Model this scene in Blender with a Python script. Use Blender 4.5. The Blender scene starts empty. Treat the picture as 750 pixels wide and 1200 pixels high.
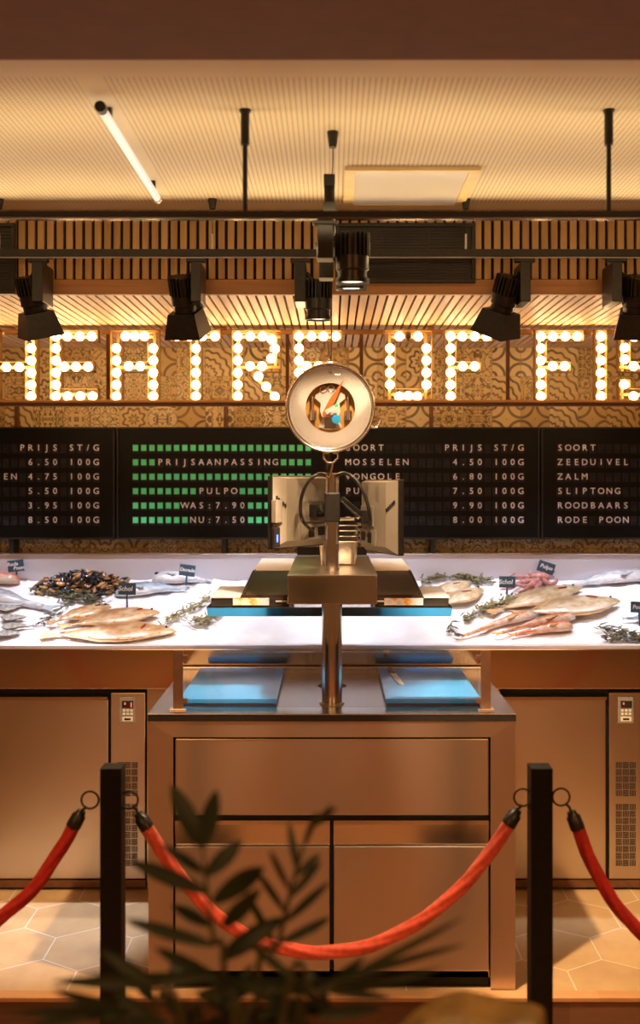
import bpy, bmesh, math, random
from mathutils import Vector, Matrix, noise
random.seed(7)
C = bpy.context.scene.collection
SC = bpy.context.scene
PI = math.pi
R = math.radians
F = 1150.0; CX = 389.0; CY = 560.0; H = 1.75       # camera model (750x1200 frame)

# ------------------------------------------------------------------ camera, world, lights
cam = bpy.data.cameras.new('camera'); co = bpy.data.objects.new('camera', cam); C.objects.link(co)
co.location = (0, 0, H); co.rotation_euler = (PI/2, 0, 0)
cam.sensor_fit = 'VERTICAL'; cam.sensor_height = 36.0; cam.sensor_width = 24.0
cam.lens = F/1200*36; cam.shift_x = -14/1200; cam.shift_y = -40/1200
cam.clip_start = 0.05
cam.dof.use_dof = True; cam.dof.focus_distance = 3.7; cam.dof.aperture_fstop = 2.0
SC.camera = co
SC.view_settings.view_transform = 'Standard'; SC.view_settings.look = 'None'
SC.view_settings.exposure = 0.0; SC.view_settings.gamma = 1.0
SC.view_settings.use_curve_mapping = False

W = bpy.data.worlds.new('world'); SC.world = W; W.use_nodes = True
bg = W.node_tree.nodes['Background']
bg.inputs[0].default_value = (1.0, 0.40, 0.13, 1); bg.inputs[1].default_value = 0.17

def lamp(kind, loc, target, energy, color, size=0.1, spot=60, blend=0.3, size_y=None):
    l = bpy.data.lights.new('lamp', kind); l.energy = energy; l.color = color
    if kind == 'SPOT': l.spot_size = R(spot); l.spot_blend = blend; l.shadow_soft_size = size
    elif kind == 'AREA':
        l.size = size
        if size_y: l.shape = 'RECTANGLE'; l.size_y = size_y
    else: l.shadow_soft_size = size
    o = bpy.data.objects.new('lamp', l); C.objects.link(o); o.location = loc
    o.rotation_euler = (Vector(target)-Vector(loc)).to_track_quat('-Z', 'Y').to_euler()
    return o
WARM = (1.0, 0.46, 0.16); COOL = (0.86, 0.90, 1.0)
# added warm fill lamps out of view; floor spots brighten the steel's reflections
lamp('AREA', (-1.6, -1.6, 3.1), (-0.6, 3.6, 1.0), 26, WARM, 1.2)
lamp('AREA', (1.8, -1.2, 3.1), (0.6, 3.6, 1.0), 26, WARM, 1.2)
for lx in (-0.95, 0.0, 0.95):
    lamp('SPOT', (lx, 1.6, 2.66), (lx, 2.25, 0), 115, (1.0, 0.46, 0.15), 0.06, 38, 0.5)
    lamp('SPOT', (lx*1.3, -1.2, 3.2), (lx*1.3, -1.2, 0), 210, (1.0, 0.44, 0.13), 0.1, 78, 0.6)
# added unseen strip lights above the two hanging rails, brightening the perforated ceiling
lamp('AREA', (0, 3.43, 2.565), (0, 2.75, 2.73), 8.5, (1.0, 0.71, 0.35), 3.6, size_y=0.03)
lamp('AREA', (0, 2.63, 2.47), (0, 2.80, 2.73), 4.5, (1.0, 0.71, 0.35), 3.0, size_y=0.02)
# cool white soffit downlights above the ice
for lx in (-1.65, -0.95, -0.3, 0.35, 1.0, 1.65):
    lamp('SPOT', (lx, 4.46, 2.40), (lx, 4.54, 1.1), 60, COOL, 0.03, 58, 0.6)
lamp('SPOT', (-1.25, 4.27, 2.38), (-1.12, 3.86, 0), 330, (0.66, 0.75, 1.0), 0.012, 26, 0.7)

# ------------------------------------------------------------------ materials
def nt(name):
    m = bpy.data.materials.new(name); m.use_nodes = True
    t = m.node_tree; return m, t, t.nodes['Principled BSDF']
def V(t, x):
    return x
def mth(t, op, a, b=None, c=None, clamp=False):
    n = t.nodes.new('ShaderNodeMath'); n.operation = op; n.use_clamp = clamp
    for i, x in enumerate((a, b, c)):
        if x is None: continue
        if isinstance(x, (int, float)): n.inputs[i].default_value = x
        else: t.links.new(x, n.inputs[i])
    return n.outputs[0]
def mixc(t, f, a, b):
    n = t.nodes.new('ShaderNodeMix'); n.data_type = 'RGBA'
    for s, x in ((n.inputs[0], f), (n.inputs[6], a), (n.inputs[7], b)):
        if isinstance(x, (int, float)): s.default_value = x
        elif isinstance(x, tuple): s.default_value = (*x[:3], 1)
        else: t.links.new(x, s)
    return n.outputs[2]
def texco(t, kind='Object', scale=None, rot=None):
    n = t.nodes.new('ShaderNodeTexCoord'); o = n.outputs[kind]
    if scale or rot:
        m = t.nodes.new('ShaderNodeMapping')
        if scale: m.inputs['Scale'].default_value = scale
        if rot: m.inputs['Rotation'].default_value = rot
        t.links.new(o, m.inputs[0]); o = m.outputs[0]
    return o
def noisetex(t, vec, scale, detail=3, rough=0.5, dist=0.0):
    n = t.nodes.new('ShaderNodeTexNoise'); n.inputs['Scale'].default_value = scale
    n.inputs['Detail'].default_value = detail; n.inputs['Roughness'].default_value = rough
    n.inputs['Distortion'].default_value = dist
    if vec is not None: t.links.new(vec, n.inputs['Vector'])
    return n.outputs[0]
def ramp(t, f, stops):
    n = t.nodes.new('ShaderNodeValToRGB'); e = n.color_ramp.elements
    while len(e) < len(stops): e.new(0.5)
    for i, (p, c) in enumerate(stops): e[i].position = p; e[i].color = (*c, 1)
    t.links.new(f, n.inputs[0]); return n.outputs[0]
def bump(t, b, h, strength=0.3, dist=0.01):
    n = t.nodes.new('ShaderNodeBump'); n.inputs['Strength'].default_value = strength
    n.inputs['Distance'].default_value = dist
    t.links.new(h, n.inputs['Height']); t.links.new(n.outputs[0], b.inputs['Normal'])
def mat(name, col, rough=0.5, metal=0.0, var=0.15, scale=20, stretch=None, bmp=0.0, coat=0, spec=None, sss=0):
    m, t, b = nt(name)
    n = noisetex(t, texco(t, 'Object', stretch), scale, 4)
    lo = tuple(max(0, c*(1-var)) for c in col); hi = tuple(min(1, c*(1+var)) for c in col)
    t.links.new(ramp(t, n, [(0.3, lo), (0.7, hi)]), b.inputs['Base Color'])
    b.inputs['Roughness'].default_value = rough; b.inputs['Metallic'].default_value = metal
    if coat: b.inputs['Coat Weight'].default_value = coat; b.inputs['Coat Roughness'].default_value = 0.1
    if spec is not None: b.inputs['Specular IOR Level'].default_value = spec
    if sss:
        b.inputs['Subsurface Weight'].default_value = sss; b.inputs['Subsurface Radius'].default_value = (0.01, 0.006, 0.004)
    if bmp: bump(t, b, n, bmp, 0.004)
    return m
def emis(name, col, strength, base=None):
    m, t, b = nt(name); b.inputs['Base Color'].default_value = (*(base or col), 1)
    b.inputs['Emission Color'].default_value = (*col, 1); b.inputs['Emission Strength'].default_value = strength
    b.inputs['Roughness'].default_value = 0.3
    return m
def steelmat(name, col, rough, stretch, aniso=0.0):
    m, t, b = nt(name)
    n = noisetex(t, texco(t, 'Object', stretch), 18, 5, 0.65)
    lo = tuple(c*0.985 for c in col)
    t.links.new(ramp(t, n, [(0.25, lo), (0.75, col)]), b.inputs['Base Color'])
    b.inputs['Metallic'].default_value = 1.0
    b.inputs['Roughness'].default_value = rough
    if aniso:                                    # brushed grain: reflections smear across the grain
        tv = t.nodes.new('ShaderNodeCombineXYZ'); tv.inputs[0].default_value = 0.06; tv.inputs[1].default_value = 0.03; tv.inputs[2].default_value = 1.0
        t.links.new(tv.outputs[0], b.inputs['Tangent']); b.inputs['Anisotropic'].default_value = aniso
    return m
M = {}
M['steel'] = steelmat('brushed_steel', (0.64, 0.55, 0.46), 0.29, (0.5, 0.5, 25), 0.8)        # horizontal grain
M['steelv'] = steelmat('brushed_steel_upright', (0.60, 0.51, 0.42), 0.29, (25, 25, 0.5), 0.6)
M['steeltop'] = steelmat('worktop_steel', (0.58, 0.54, 0.50), 0.26, (0.5, 12, 12))
M['polished'] = steelmat('polished_steel', (0.70, 0.66, 0.62), 0.16, (8, 8, 0.4))
M['splash'] = steelmat('splash_steel', (0.76, 0.78, 0.90), 0.36, (18, 18, 0.3))
M['splash'].node_tree.nodes['Principled BSDF'].inputs['Metallic'].default_value = 0.45
M['mirror'] = steelmat('mirror_steel', (0.66, 0.61, 0.56), 0.13, (0.5, 0.5, 25))
M['panstl'] = steelmat('pan_steel', (0.80, 0.74, 0.66), 0.30, (8, 8, 8))
M['black'] = mat('black_powder_coat', (0.012, 0.011, 0.010), 0.45, 0, 0.3, 60)
M['blackm'] = mat('black_metal', (0.022, 0.020, 0.019), 0.32, 0.3, 0.3, 60)
M['matte'] = mat('matte_black', (0.008, 0.008, 0.008), 0.7, 0, 0.3, 50)
M['post'] = mat('post_black', (0.006, 0.0055, 0.005), 0.5, 0.0, 0.3, 90, spec=0.22)
M['bronze'] = mat('bronze_bar', (0.22, 0.11, 0.06), 0.38, 0.8, 0.1, 40)
M['gold'] = mat('gold_frame', (0.52, 0.31, 0.10), 0.42, 0.75, 0.12, 25)
M['goldrail'] = mat('gold_rail', (0.55, 0.33, 0.13), 0.4, 0.7, 0.12, 20, (0.3, 4, 4))
M['brownbar'] = mat('brown_bar', (0.16, 0.07, 0.028), 0.5, 0.3, 0.2, 30)
M['bulb'] = emis('lit_bulb', (1.0, 0.67, 0.32), 21.0)
M['deadbulb'] = mat('dark_bulb', (0.10, 0.06, 0.03), 0.15, 0.2, 0.2, 40)
M['tube'] = emis('tube_diffuser', (1.0, 0.88, 0.80), 0.62, (0.5, 0.48, 0.46))
M['panel'] = emis('panel_diffuser', (1.0, 0.80, 0.62), 0.10, (0.60, 0.54, 0.47))
M['panelframe'] = mat('panel_frame', (0.78, 0.62, 0.34), 0.5, 0, 0.05)
M['lens'] = emis('spot_lens', (1.0, 0.82, 0.58), 3.0)
M['lensc'] = emis('spot_lens_cool', (0.9, 0.94, 1.0), 4.0)
M['cream'] = mat('cream_plastic', (0.62, 0.54, 0.40), 0.45, 0, 0.05)
M['greyplastic'] = mat('grey_plastic', (0.20, 0.175, 0.14), 0.45, 0, 0.08)
M['darkhood'] = mat('dark_hood', (0.045, 0.028, 0.018), 0.35, 0.3, 0.15)
M['monback'] = mat('monitor_grey', (0.25, 0.215, 0.165), 0.5, 0, 0.05)
M['white'] = mat('white_enamel', (0.58, 0.56, 0.54), 0.35, 0, 0.03)
M['tick'] = mat('tick_grey', (0.16, 0.13, 0.11), 0.6, 0, 0.05)
M['flap'] = mat('flap_black', (0.014, 0.013, 0.013), 0.5, 0, 0.6, 26, spec=0.25)
M['board'] = mat('board_black', (0.003, 0.003, 0.003), 0.4, 0, 0.3, 30, spec=0.2)
M['bezel'] = mat('bezel_black', (0.020, 0.018, 0.018), 0.35, 0.3, 0.2, 30)
M['char'] = mat('printed_white', (0.95, 0.92, 0.92), 0.6, 0, 0.03)
M['green'] = mat('printed_green', (0.11, 0.78, 0.32), 0.6, 0, 0.06)
M['orange'] = mat('orange_pointer', (0.72, 0.11, 0.012), 0.4, 0, 0.05)
M['blue'] = mat('blue_sticker', (0.015, 0.42, 1.0), 0.4, 0, 0.05)
M['blueled'] = emis('blue_led', (0.08, 0.16, 1.0), 2.5)
M['redled'] = emis('red_led', (1.0, 0.06, 0.03), 2.5)
M['greensticker'] = mat('green_sticker', (0.05, 0.5, 0.22), 0.5)
M['cutboard'] = mat('blue_cutting_board', (0.035, 0.29, 0.78), 0.18, 0, 0.12, 6, (1, 1, 1), 0.03)
M['darkblue'] = mat('board_underside', (0.01, 0.05, 0.18), 0.5)
M['tagm'] = mat('slate_tag', (0.035, 0.075, 0.12), 0.6, 0, 0.15, 60)
M['chalk'] = mat('chalk_white', (0.92, 0.94, 0.96), 0.8, 0, 0.05)
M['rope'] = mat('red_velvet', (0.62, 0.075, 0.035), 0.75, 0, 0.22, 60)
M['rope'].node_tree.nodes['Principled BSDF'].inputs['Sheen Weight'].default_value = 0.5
M['ropeshade'] = mat('shaded_red_velvet', (0.42, 0.02, 0.018), 0.8, 0, 0.2, 60)  # same velvet for the side ropes, weaker light painted in as darker red
M['beam'] = mat('beam_brown', (0.22, 0.125, 0.095), 0.85, 0, 0.06, 14)
M['rubber'] = mat('rubber', (0.02, 0.02, 0.02), 0.6)
M['label'] = None

# thin clear glass: mostly see-through with a mirror share at grazing angles
def thin_glass(name, tint=(0.97, 0.985, 0.98), refl=1.0):
    m, t, b = nt(name); t.nodes.remove(b)
    tr = t.nodes.new('ShaderNodeBsdfTransparent'); tr.inputs[0].default_value = (*tint, 1)
    gl = t.nodes.new('ShaderNodeBsdfGlossy'); gl.inputs['Roughness'].default_value = 0.02
    fr = t.nodes.new('ShaderNodeFresnel'); fr.inputs[0].default_value = 1.45
    mx = t.nodes.new('ShaderNodeMixShader')
    t.links.new(mth(t, 'MULTIPLY', fr.outputs[0], refl), mx.inputs[0])
    t.links.new(tr.outputs[0], mx.inputs[1]); t.links.new(gl.outputs[0], mx.inputs[2])
    t.links.new(mx.outputs[0], t.nodes['Material Output'].inputs[0])
    return m
M['glass'] = thin_glass('clear_glass')
M['glassedge'] = mat('glass_edge', (0.55, 0.75, 0.78), 0.2)

def wood(name, c1, c2, axis, rough=0.5, pitch=0.0347, pa='X', off=0.0):
    m, t, b = nt(name)
    st = {'X': (0.6, 9, 9), 'Y': (9, 0.6, 9), 'Z': (9, 9, 0.6)}[axis]
    n = noisetex(t, texco(t, 'Object', st), 6, 6, 0.6, 0.4)
    sep = t.nodes.new('ShaderNodeSeparateXYZ'); t.links.new(texco(t), sep.inputs[0])
    cell = mth(t, 'FLOOR', mth(t, 'DIVIDE', mth(t, 'ADD', sep.outputs[pa], off), pitch))
    wn = t.nodes.new('ShaderNodeTexWhiteNoise'); wn.noise_dimensions = '1D'; t.links.new(cell, wn.inputs['W'])
    f = mth(t, 'ADD', mth(t, 'MULTIPLY', n, 0.65), mth(t, 'MULTIPLY', wn.outputs[0], 0.35))
    t.links.new(ramp(t, f, [(0.25, c1), (0.75, c2)]), b.inputs['Base Color'])
    b.inputs['Roughness'].default_value = rough
    bump(t, b, n, 0.15, 0.002)
    return m
M['slat'] = wood('oak_slat', (0.40, 0.23, 0.085), (0.62, 0.39, 0.16), 'Z')
M['soffit'] = wood('pale_soffit_slat', (0.58, 0.37, 0.19), (0.74, 0.52, 0.30), 'Y')
M['batten'] = wood('oak_batten', (0.40, 0.19, 0.07), (0.56, 0.29, 0.12), 'X', pitch=0.9)
M['riser'] = wood('dark_wood_riser', (0.10, 0.042, 0.017), (0.17, 0.072, 0.03), 'X', 0.5, 0.4)

def tile_material():
    m, t, b = nt('patterned_wall_tiles')
    sep = t.nodes.new('ShaderNodeSeparateXYZ'); t.links.new(texco(t), sep.inputs[0])
    P = 0.1475
    gx = mth(t, 'DIVIDE', mth(t, 'ADD', sep.outputs['X'], 0.651), P)
    gz = mth(t, 'DIVIDE', mth(t, 'SUBTRACT', sep.outputs['Z'], 2.273), P)
    ix = mth(t, 'FLOOR', gx); iz = mth(t, 'FLOOR', gz)
    u = mth(t, 'SUBTRACT', mth(t, 'FRACT', gx), 0.5); v = mth(t, 'SUBTRACT', mth(t, 'FRACT', gz), 0.5)
    au = mth(t, 'ABSOLUTE', u); av = mth(t, 'ABSOLUTE', v)
    cmb = t.nodes.new('ShaderNodeCombineXYZ'); t.links.new(ix, cmb.inputs[0]); t.links.new(iz, cmb.inputs[1])
    wn = t.nodes.new('ShaderNodeTexWhiteNoise'); wn.noise_dimensions = '2D'; t.links.new(cmb.outputs[0], wn.inputs[0])
    sc = t.nodes.new('ShaderNodeSeparateColor'); t.links.new(wn.outputs['Color'], sc.inputs[0])
    r1, r2, r3 = sc.outputs[0], sc.outputs[1], sc.outputs[2]
    # folding: 8-fold, 4-fold, or half-turned quarter circles
    hi = mth(t, 'MAXIMUM', au, av); lo = mth(t, 'MINIMUM', au, av)
    s8 = mth(t, 'GREATER_THAN', r1, 0.45)
    def sel(f, a, b_): return mth(t, 'ADD', mth(t, 'MULTIPLY', a, mth(t, 'SUBTRACT', 1.0, f)), mth(t, 'MULTIPLY', b_, f))
    fx = sel(s8, au, hi); fy = sel(s8, av, lo)
    cv = t.nodes.new('ShaderNodeCombineXYZ'); t.links.new(fx, cv.inputs[0]); t.links.new(fy, cv.inputs[1])
    t.links.new(mth(t, 'MULTIPLY', r2, 37.0), cv.inputs[2])
    n1 = noisetex(t, cv.outputs[0], 4.2, 1.0, 0.5, 0.9)
    line1 = mth(t, 'LESS_THAN', mth(t, 'ABSOLUTE', mth(t, 'SUBTRACT', mth(t, 'FRACT', mth(t, 'MULTIPLY', n1, 4.6)), 0.5)), 0.19)
    # rosette style
    rad = mth(t, 'SQRT', mth(t, 'ADD', mth(t, 'MULTIPLY', u, u), mth(t, 'MULTIPLY', v, v)))
    th = mth(t, 'ARCTAN2', v, u)
    pet = mth(t, 'MULTIPLY', mth(t, 'COSINE', mth(t, 'MULTIPLY', th, 8.0)), 0.05)
    ring = mth(t, 'FRACT', mth(t, 'MULTIPLY', mth(t, 'ADD', rad, pet), 4.3))
    line2 = mth(t, 'LESS_THAN', mth(t, 'ABSOLUTE', mth(t, 'SUBTRACT', ring, 0.5)), 0.19)
    cu = mth(t, 'SUBTRACT', au, 0.5); cw = mth(t, 'SUBTRACT', av, 0.5)
    rc = mth(t, 'SQRT', mth(t, 'ADD', mth(t, 'MULTIPLY', cu, cu), mth(t, 'MULTIPLY', cw, cw)))
    line3 = mth(t, 'LESS_THAN', mth(t, 'ABSOLUTE', mth(t, 'SUBTRACT', mth(t, 'FRACT', mth(t, 'MULTIPLY', rc, 3.4)), 0.5)), 0.16)
    # fan style from one corner
    qu = mth(t, 'ADD', u, 0.5); qv = mth(t, 'ADD', v, 0.5)
    rq = mth(t, 'SQRT', mth(t, 'ADD', mth(t, 'MULTIPLY', qu, qu), mth(t, 'MULTIPLY', qv, qv)))
    tq = mth(t, 'ARCTAN2', qv, qu)
    fan = mth(t, 'FRACT', mth(t, 'ADD', mth(t, 'MULTIPLY', rq, 4.0), mth(t, 'MULTIPLY', mth(t, 'SINE', mth(t, 'MULTIPLY', tq, 16.0)), 0.12)))
    line4 = mth(t, 'LESS_THAN', mth(t, 'ABSOLUTE', mth(t, 'SUBTRACT', fan, 0.5)), 0.16)
    pat = line1
    for thr, ln in ((0.52, line2), (0.68, line3), (0.84, line4)):
        pat = sel(mth(t, 'GREATER_THAN', r3, thr), pat, ln)
    edge = mth(t, 'GREATER_THAN', hi, 0.488)
    wear = noisetex(t, texco(t), 26, 4)
    base = ramp(t, mth(t, 'ADD', mth(t, 'MULTIPLY', r2, 0.7), mth(t, 'MULTIPLY', wear, 0.3)),
                [(0.1, (0.60, 0.42, 0.14)), (0.5, (0.78, 0.59, 0.25)), (0.9, (0.86, 0.73, 0.42))])
    ink = ramp(t, r1, [(0.0, (0.09, 0.045, 0.016)), (0.5, (0.20, 0.11, 0.035)), (1.0, (0.11, 0.075, 0.025))])
    pf = mth(t, 'MULTIPLY', pat, mth(t, 'ADD', 0.55, mth(t, 'MULTIPLY', wear, 0.6)), clamp=True)
    col = mixc(t, pf, base, ink)
    col = mixc(t, mth(t, 'MULTIPLY', edge, 0.5), col, (0.32, 0.2, 0.09))
    t.links.new(col, b.inputs['Base Color']); b.inputs['Roughness'].default_value = 0.35
    return m
M['tiles'] = tile_material()

def ceiling_material():
    m, t, b = nt('perforated_ceiling')
    sep = t.nodes.new('ShaderNodeSeparateXYZ'); t.links.new(texco(t), sep.inputs[0])
    P = 0.0145
    a = mth(t, 'SUBTRACT', mth(t, 'FRACT', mth(t, 'DIVIDE', sep.outputs['X'], P)), 0.5)
    c = mth(t, 'SUBTRACT', mth(t, 'FRACT', mth(t, 'DIVIDE', sep.outputs['Y'], P)), 0.5)
    d = mth(t, 'SQRT', mth(t, 'ADD', mth(t, 'MULTIPLY', a, a), mth(t, 'MULTIPLY', c, c)))
    hole = mth(t, 'LESS_THAN', d, 0.21)
    keep = mth(t, 'GREATER_THAN', sep.outputs['Y'], 2.40)
    keep = mth(t, 'MULTIPLY', keep, mth(t, 'LESS_THAN', sep.outputs['Y'], 3.50))
    keep = mth(t, 'MULTIPLY', keep, mth(t, 'GREATER_THAN', mth(t, 'ABSOLUTE', mth(t, 'ADD', sep.outputs['X'], 0.595)), 0.035))
    hole = mth(t, 'MULTIPLY', hole, keep)
    n = noisetex(t, texco(t), 2.5, 2)
    base = ramp(t, n, [(0.3, (0.76, 0.66, 0.50)), (0.7, (0.82, 0.72, 0.55))])
    t.links.new(mixc(t, mth(t, 'MULTIPLY', hole, 0.9), base, (0.20, 0.13, 0.06)), b.inputs['Base Color'])
    b.inputs['Roughness'].default_value = 0.8
    return m
M['ceiling'] = ceiling_material()

def hexfloor():
    m, t, b = nt('hexagon_floor_tiles')
    sep = t.nodes.new('ShaderNodeSeparateXYZ'); t.links.new(texco(t), sep.inputs[0])
    S = 0.29
    px = mth(t, 'DIVIDE', mth(t, 'ADD', sep.outputs['X'], 0.18), S); py = mth(t, 'DIVIDE', mth(t, 'ADD', sep.outputs['Y'], 0.117), S)
    def cellf(ox, oy):
        ax = mth(t, 'SUBTRACT', mth(t, 'FRACT', mth(t, 'ADD', px, ox)), 0.5)
        ay = mth(t, 'MULTIPLY', mth(t, 'SUBTRACT', mth(t, 'FRACT', mth(t, 'ADD', mth(t, 'DIVIDE', py, 1.7320508), oy)), 0.5), 1.7320508)
        ax = mth(t, 'ABSOLUTE', ax); ay = mth(t, 'ABSOLUTE', ay)
        return mth(t, 'MAXIMUM', ax, mth(t, 'ADD', mth(t, 'MULTIPLY', ax, 0.5), mth(t, 'MULTIPLY', ay, 0.8660254)))
    d1 = cellf(0.0, 0.0); d2 = cellf(0.5, 0.5)
    d = mth(t, 'MINIMUM', d1, d2)
    g = mth(t, 'GREATER_THAN', d, 0.491)
    n = noisetex(t, texco(t), 6, 5, 0.6)
    which = mth(t, 'LESS_THAN', d1, d2)
    base = ramp(t, mth(t, 'ADD', mth(t, 'MULTIPLY', n, 0.8), mth(t, 'MULTIPLY', which, 0.12)),
                [(0.25, (0.38, 0.235, 0.105)), (0.75, (0.54, 0.36, 0.175))])
    t.links.new(mixc(t, g, base, (0.62, 0.50, 0.36)), b.inputs['Base Color'])
    b.inputs['Roughness'].default_value = 0.42
    bump(t, b, n, 0.08, 0.003)
    return m
M['floor'] = hexfloor()
M['lowfloor'] = mat('hall_floor', (0.32, 0.16, 0.075), 0.55, 0, 0.12, 3)

def ice_material():
    m, t, b = nt('crushed_ice')
    n = noisetex(t, texco(t), 70, 4, 0.7)
    n2 = noisetex(t, texco(t), 9, 3)
    t.links.new(ramp(t, n2, [(0.3, (0.80, 0.80, 0.86)), (0.7, (0.93, 0.92, 0.95))]), b.inputs['Base Color'])
    b.inputs['Roughness'].default_value = 0.28
    bump(t, b, n, 0.45, 0.006)
    return m
M['ice'] = ice_material()

def fishmat(name, back, side, belly, spots=None, scale=30, rough=0.22, yr=0.06, sc=0.5):
    """procedural skin: colour runs from back to belly across the body (local Y), plus blotches"""
    m, t, b = nt(name)
    sep = t.nodes.new('ShaderNodeSeparateXYZ'); t.links.new(texco(t), sep.inputs[0])
    n = noisetex(t, texco(t, 'Object', (1, 2, 2)), scale, 4, 0.6)
    f = mth(t, 'ADD', mth(t, 'DIVIDE', sep.outputs['Y'], 2*yr), 0.5)
    f = mth(t, 'ADD', f, mth(t, 'MULTIPLY', mth(t, 'SUBTRACT', n, 0.5), sc))
    col = ramp(t, f, [(0.12, belly), (0.5, side), (0.85, back)])
    if spots:
        vo = t.nodes.new('ShaderNodeTexVoronoi'); vo.inputs['Scale'].default_value = spots[1]
        t.links.new(texco(t), vo.inputs['Vector'])
        col = mixc(t, mth(t, 'LESS_THAN', vo.outputs['Distance'], spots[2]), col, spots[0])
    t.links.new(col, b.inputs['Base Color']); b.inputs['Roughness'].default_value = rough
    b.inputs['Coat Weight'].default_value = 0.5; b.inputs['Coat Roughness'].default_value = 0.12
    bump(t, b, n, 0.12, 0.003)
    return m
M['plaice'] = fishmat('plaice_skin', (0.36, 0.19, 0.08), (0.50, 0.31, 0.15), (0.62, 0.46, 0.30), ((0.60, 0.22, 0.03), 30, 0.22), 15, 0.3, 0.07, 2.6)
M['flat'] = fishmat('pale_flatfish_skin', (0.34, 0.22, 0.11), (0.48, 0.35, 0.20), (0.62, 0.52, 0.40), None, 13, 0.28, 0.08, 2.6)
M['gurnard'] = fishmat('gurnard_skin', (0.34, 0.11, 0.05), (0.50, 0.25, 0.13), (0.66, 0.55, 0.48), None, 30, 0.3, 0.03, 1.6)
M['redfish'] = fishmat('red_gurnard_skin', (0.48, 0.07, 0.035), (0.58, 0.19, 0.09), (0.66, 0.5, 0.4), None, 30, 0.3, 0.032, 1.6)
M['silver'] = fishmat('silver_skin', (0.24, 0.25, 0.29), (0.52, 0.52, 0.56), (0.72, 0.70, 0.72), None, 24, 0.22, 0.06, 1.2)
M['bream'] = fishmat('bream_skin', (0.10, 0.15, 0.25), (0.32, 0.40, 0.52), (0.66, 0.69, 0.74), None, 30, 0.2, 0.05, 0.8)
M['octo'] = mat('octopus_skin', (0.50, 0.22, 0.20), 0.25, 0, 0.4, 50, None, 0.3, 0.4)
M['finor'] = mat('orange_fin', (0.72, 0.27, 0.06), 0.4, 0, 0.2, 60)
M['fintan'] = mat('tan_fin', (0.48, 0.27, 0.12), 0.4, 0, 0.2, 60)
M['fingrey'] = mat('grey_fin', (0.36, 0.38, 0.42), 0.4, 0, 0.2, 60)
M['gill'] = mat('gill_red', (0.22, 0.02, 0.015), 0.3, 0, 0.3, 60)
M['eye'] = mat('fish_eye', (0.01, 0.01, 0.012), 0.08)
M['mussA'] = mat('mussel_black', (0.016, 0.016, 0.022), 0.22, 0, 0.6, 40, None, 0.1, 0.4)
M['mussB'] = mat('mussel_brown', (0.30, 0.13, 0.035), 0.28, 0, 0.5, 40, None, 0.1, 0.4)
M['mussC'] = mat('mussel_tan', (0.46, 0.24, 0.085), 0.28, 0, 0.5, 40, None, 0.1, 0.4)
M['weedA'] = mat('seaweed_olive', (0.14, 0.115, 0.035), 0.35, 0, 0.6, 70)
M['weedB'] = mat('seaweed_dark', (0.055, 0.055, 0.03), 0.35, 0, 0.6, 70)
M['weedC'] = mat('seaweed_yellow', (0.27, 0.21, 0.065), 0.35, 0, 0.5, 70)
M['oyst'] = mat('oyster_shell', (0.30, 0.27, 0.24), 0.5, 0, 0.6, 60, None, 0.6)
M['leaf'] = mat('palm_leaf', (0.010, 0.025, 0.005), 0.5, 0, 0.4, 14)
M['stem'] = mat('palm_stem', (0.05, 0.055, 0.02), 0.5, 0, 0.3, 30)
M['dryleaf'] = mat('pale_leaf', (0.42, 0.31, 0.12), 0.6, 0, 0.65, 9, (1, 3, 3))
M['pot'] = mat('clay_pot', (0.10, 0.07, 0.05), 0.7)
M['soil'] = mat('soil', (0.03, 0.02, 0.012), 0.9, 0, 0.5, 60)
M['paper'] = mat('paper', (0.78, 0.74, 0.68), 0.6, 0, 0.04)
def receipt():
    m, t, b = nt('label_window')
    n = noisetex(t, texco(t, 'Object', (1, 1, 2)), 30, 3)
    t.links.new(ramp(t, n, [(0.36, (0.55, 0.27, 0.08)), (0.5, (0.75, 0.55, 0.35)), (0.62, (0.40, 0.46, 0.66))]), b.inputs['Base Color'])  # random orange, tan and blue mottling
    b.inputs['Roughness'].default_value = 0.25
    return m
M['label'] = receipt()
def screenmat():
    m, t, b = nt('grille_glass')
    n = noisetex(t, texco(t, 'Object', (1, 1, 1)), 8, 3)
    t.links.new(ramp(t, n, [(0.35, (0.010, 0.007, 0.005)), (0.7, (0.030, 0.018, 0.011))]), b.inputs['Base Color'])
    b.inputs['Roughness'].default_value = 0.5
    return m
M['grille'] = screenmat()

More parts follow.
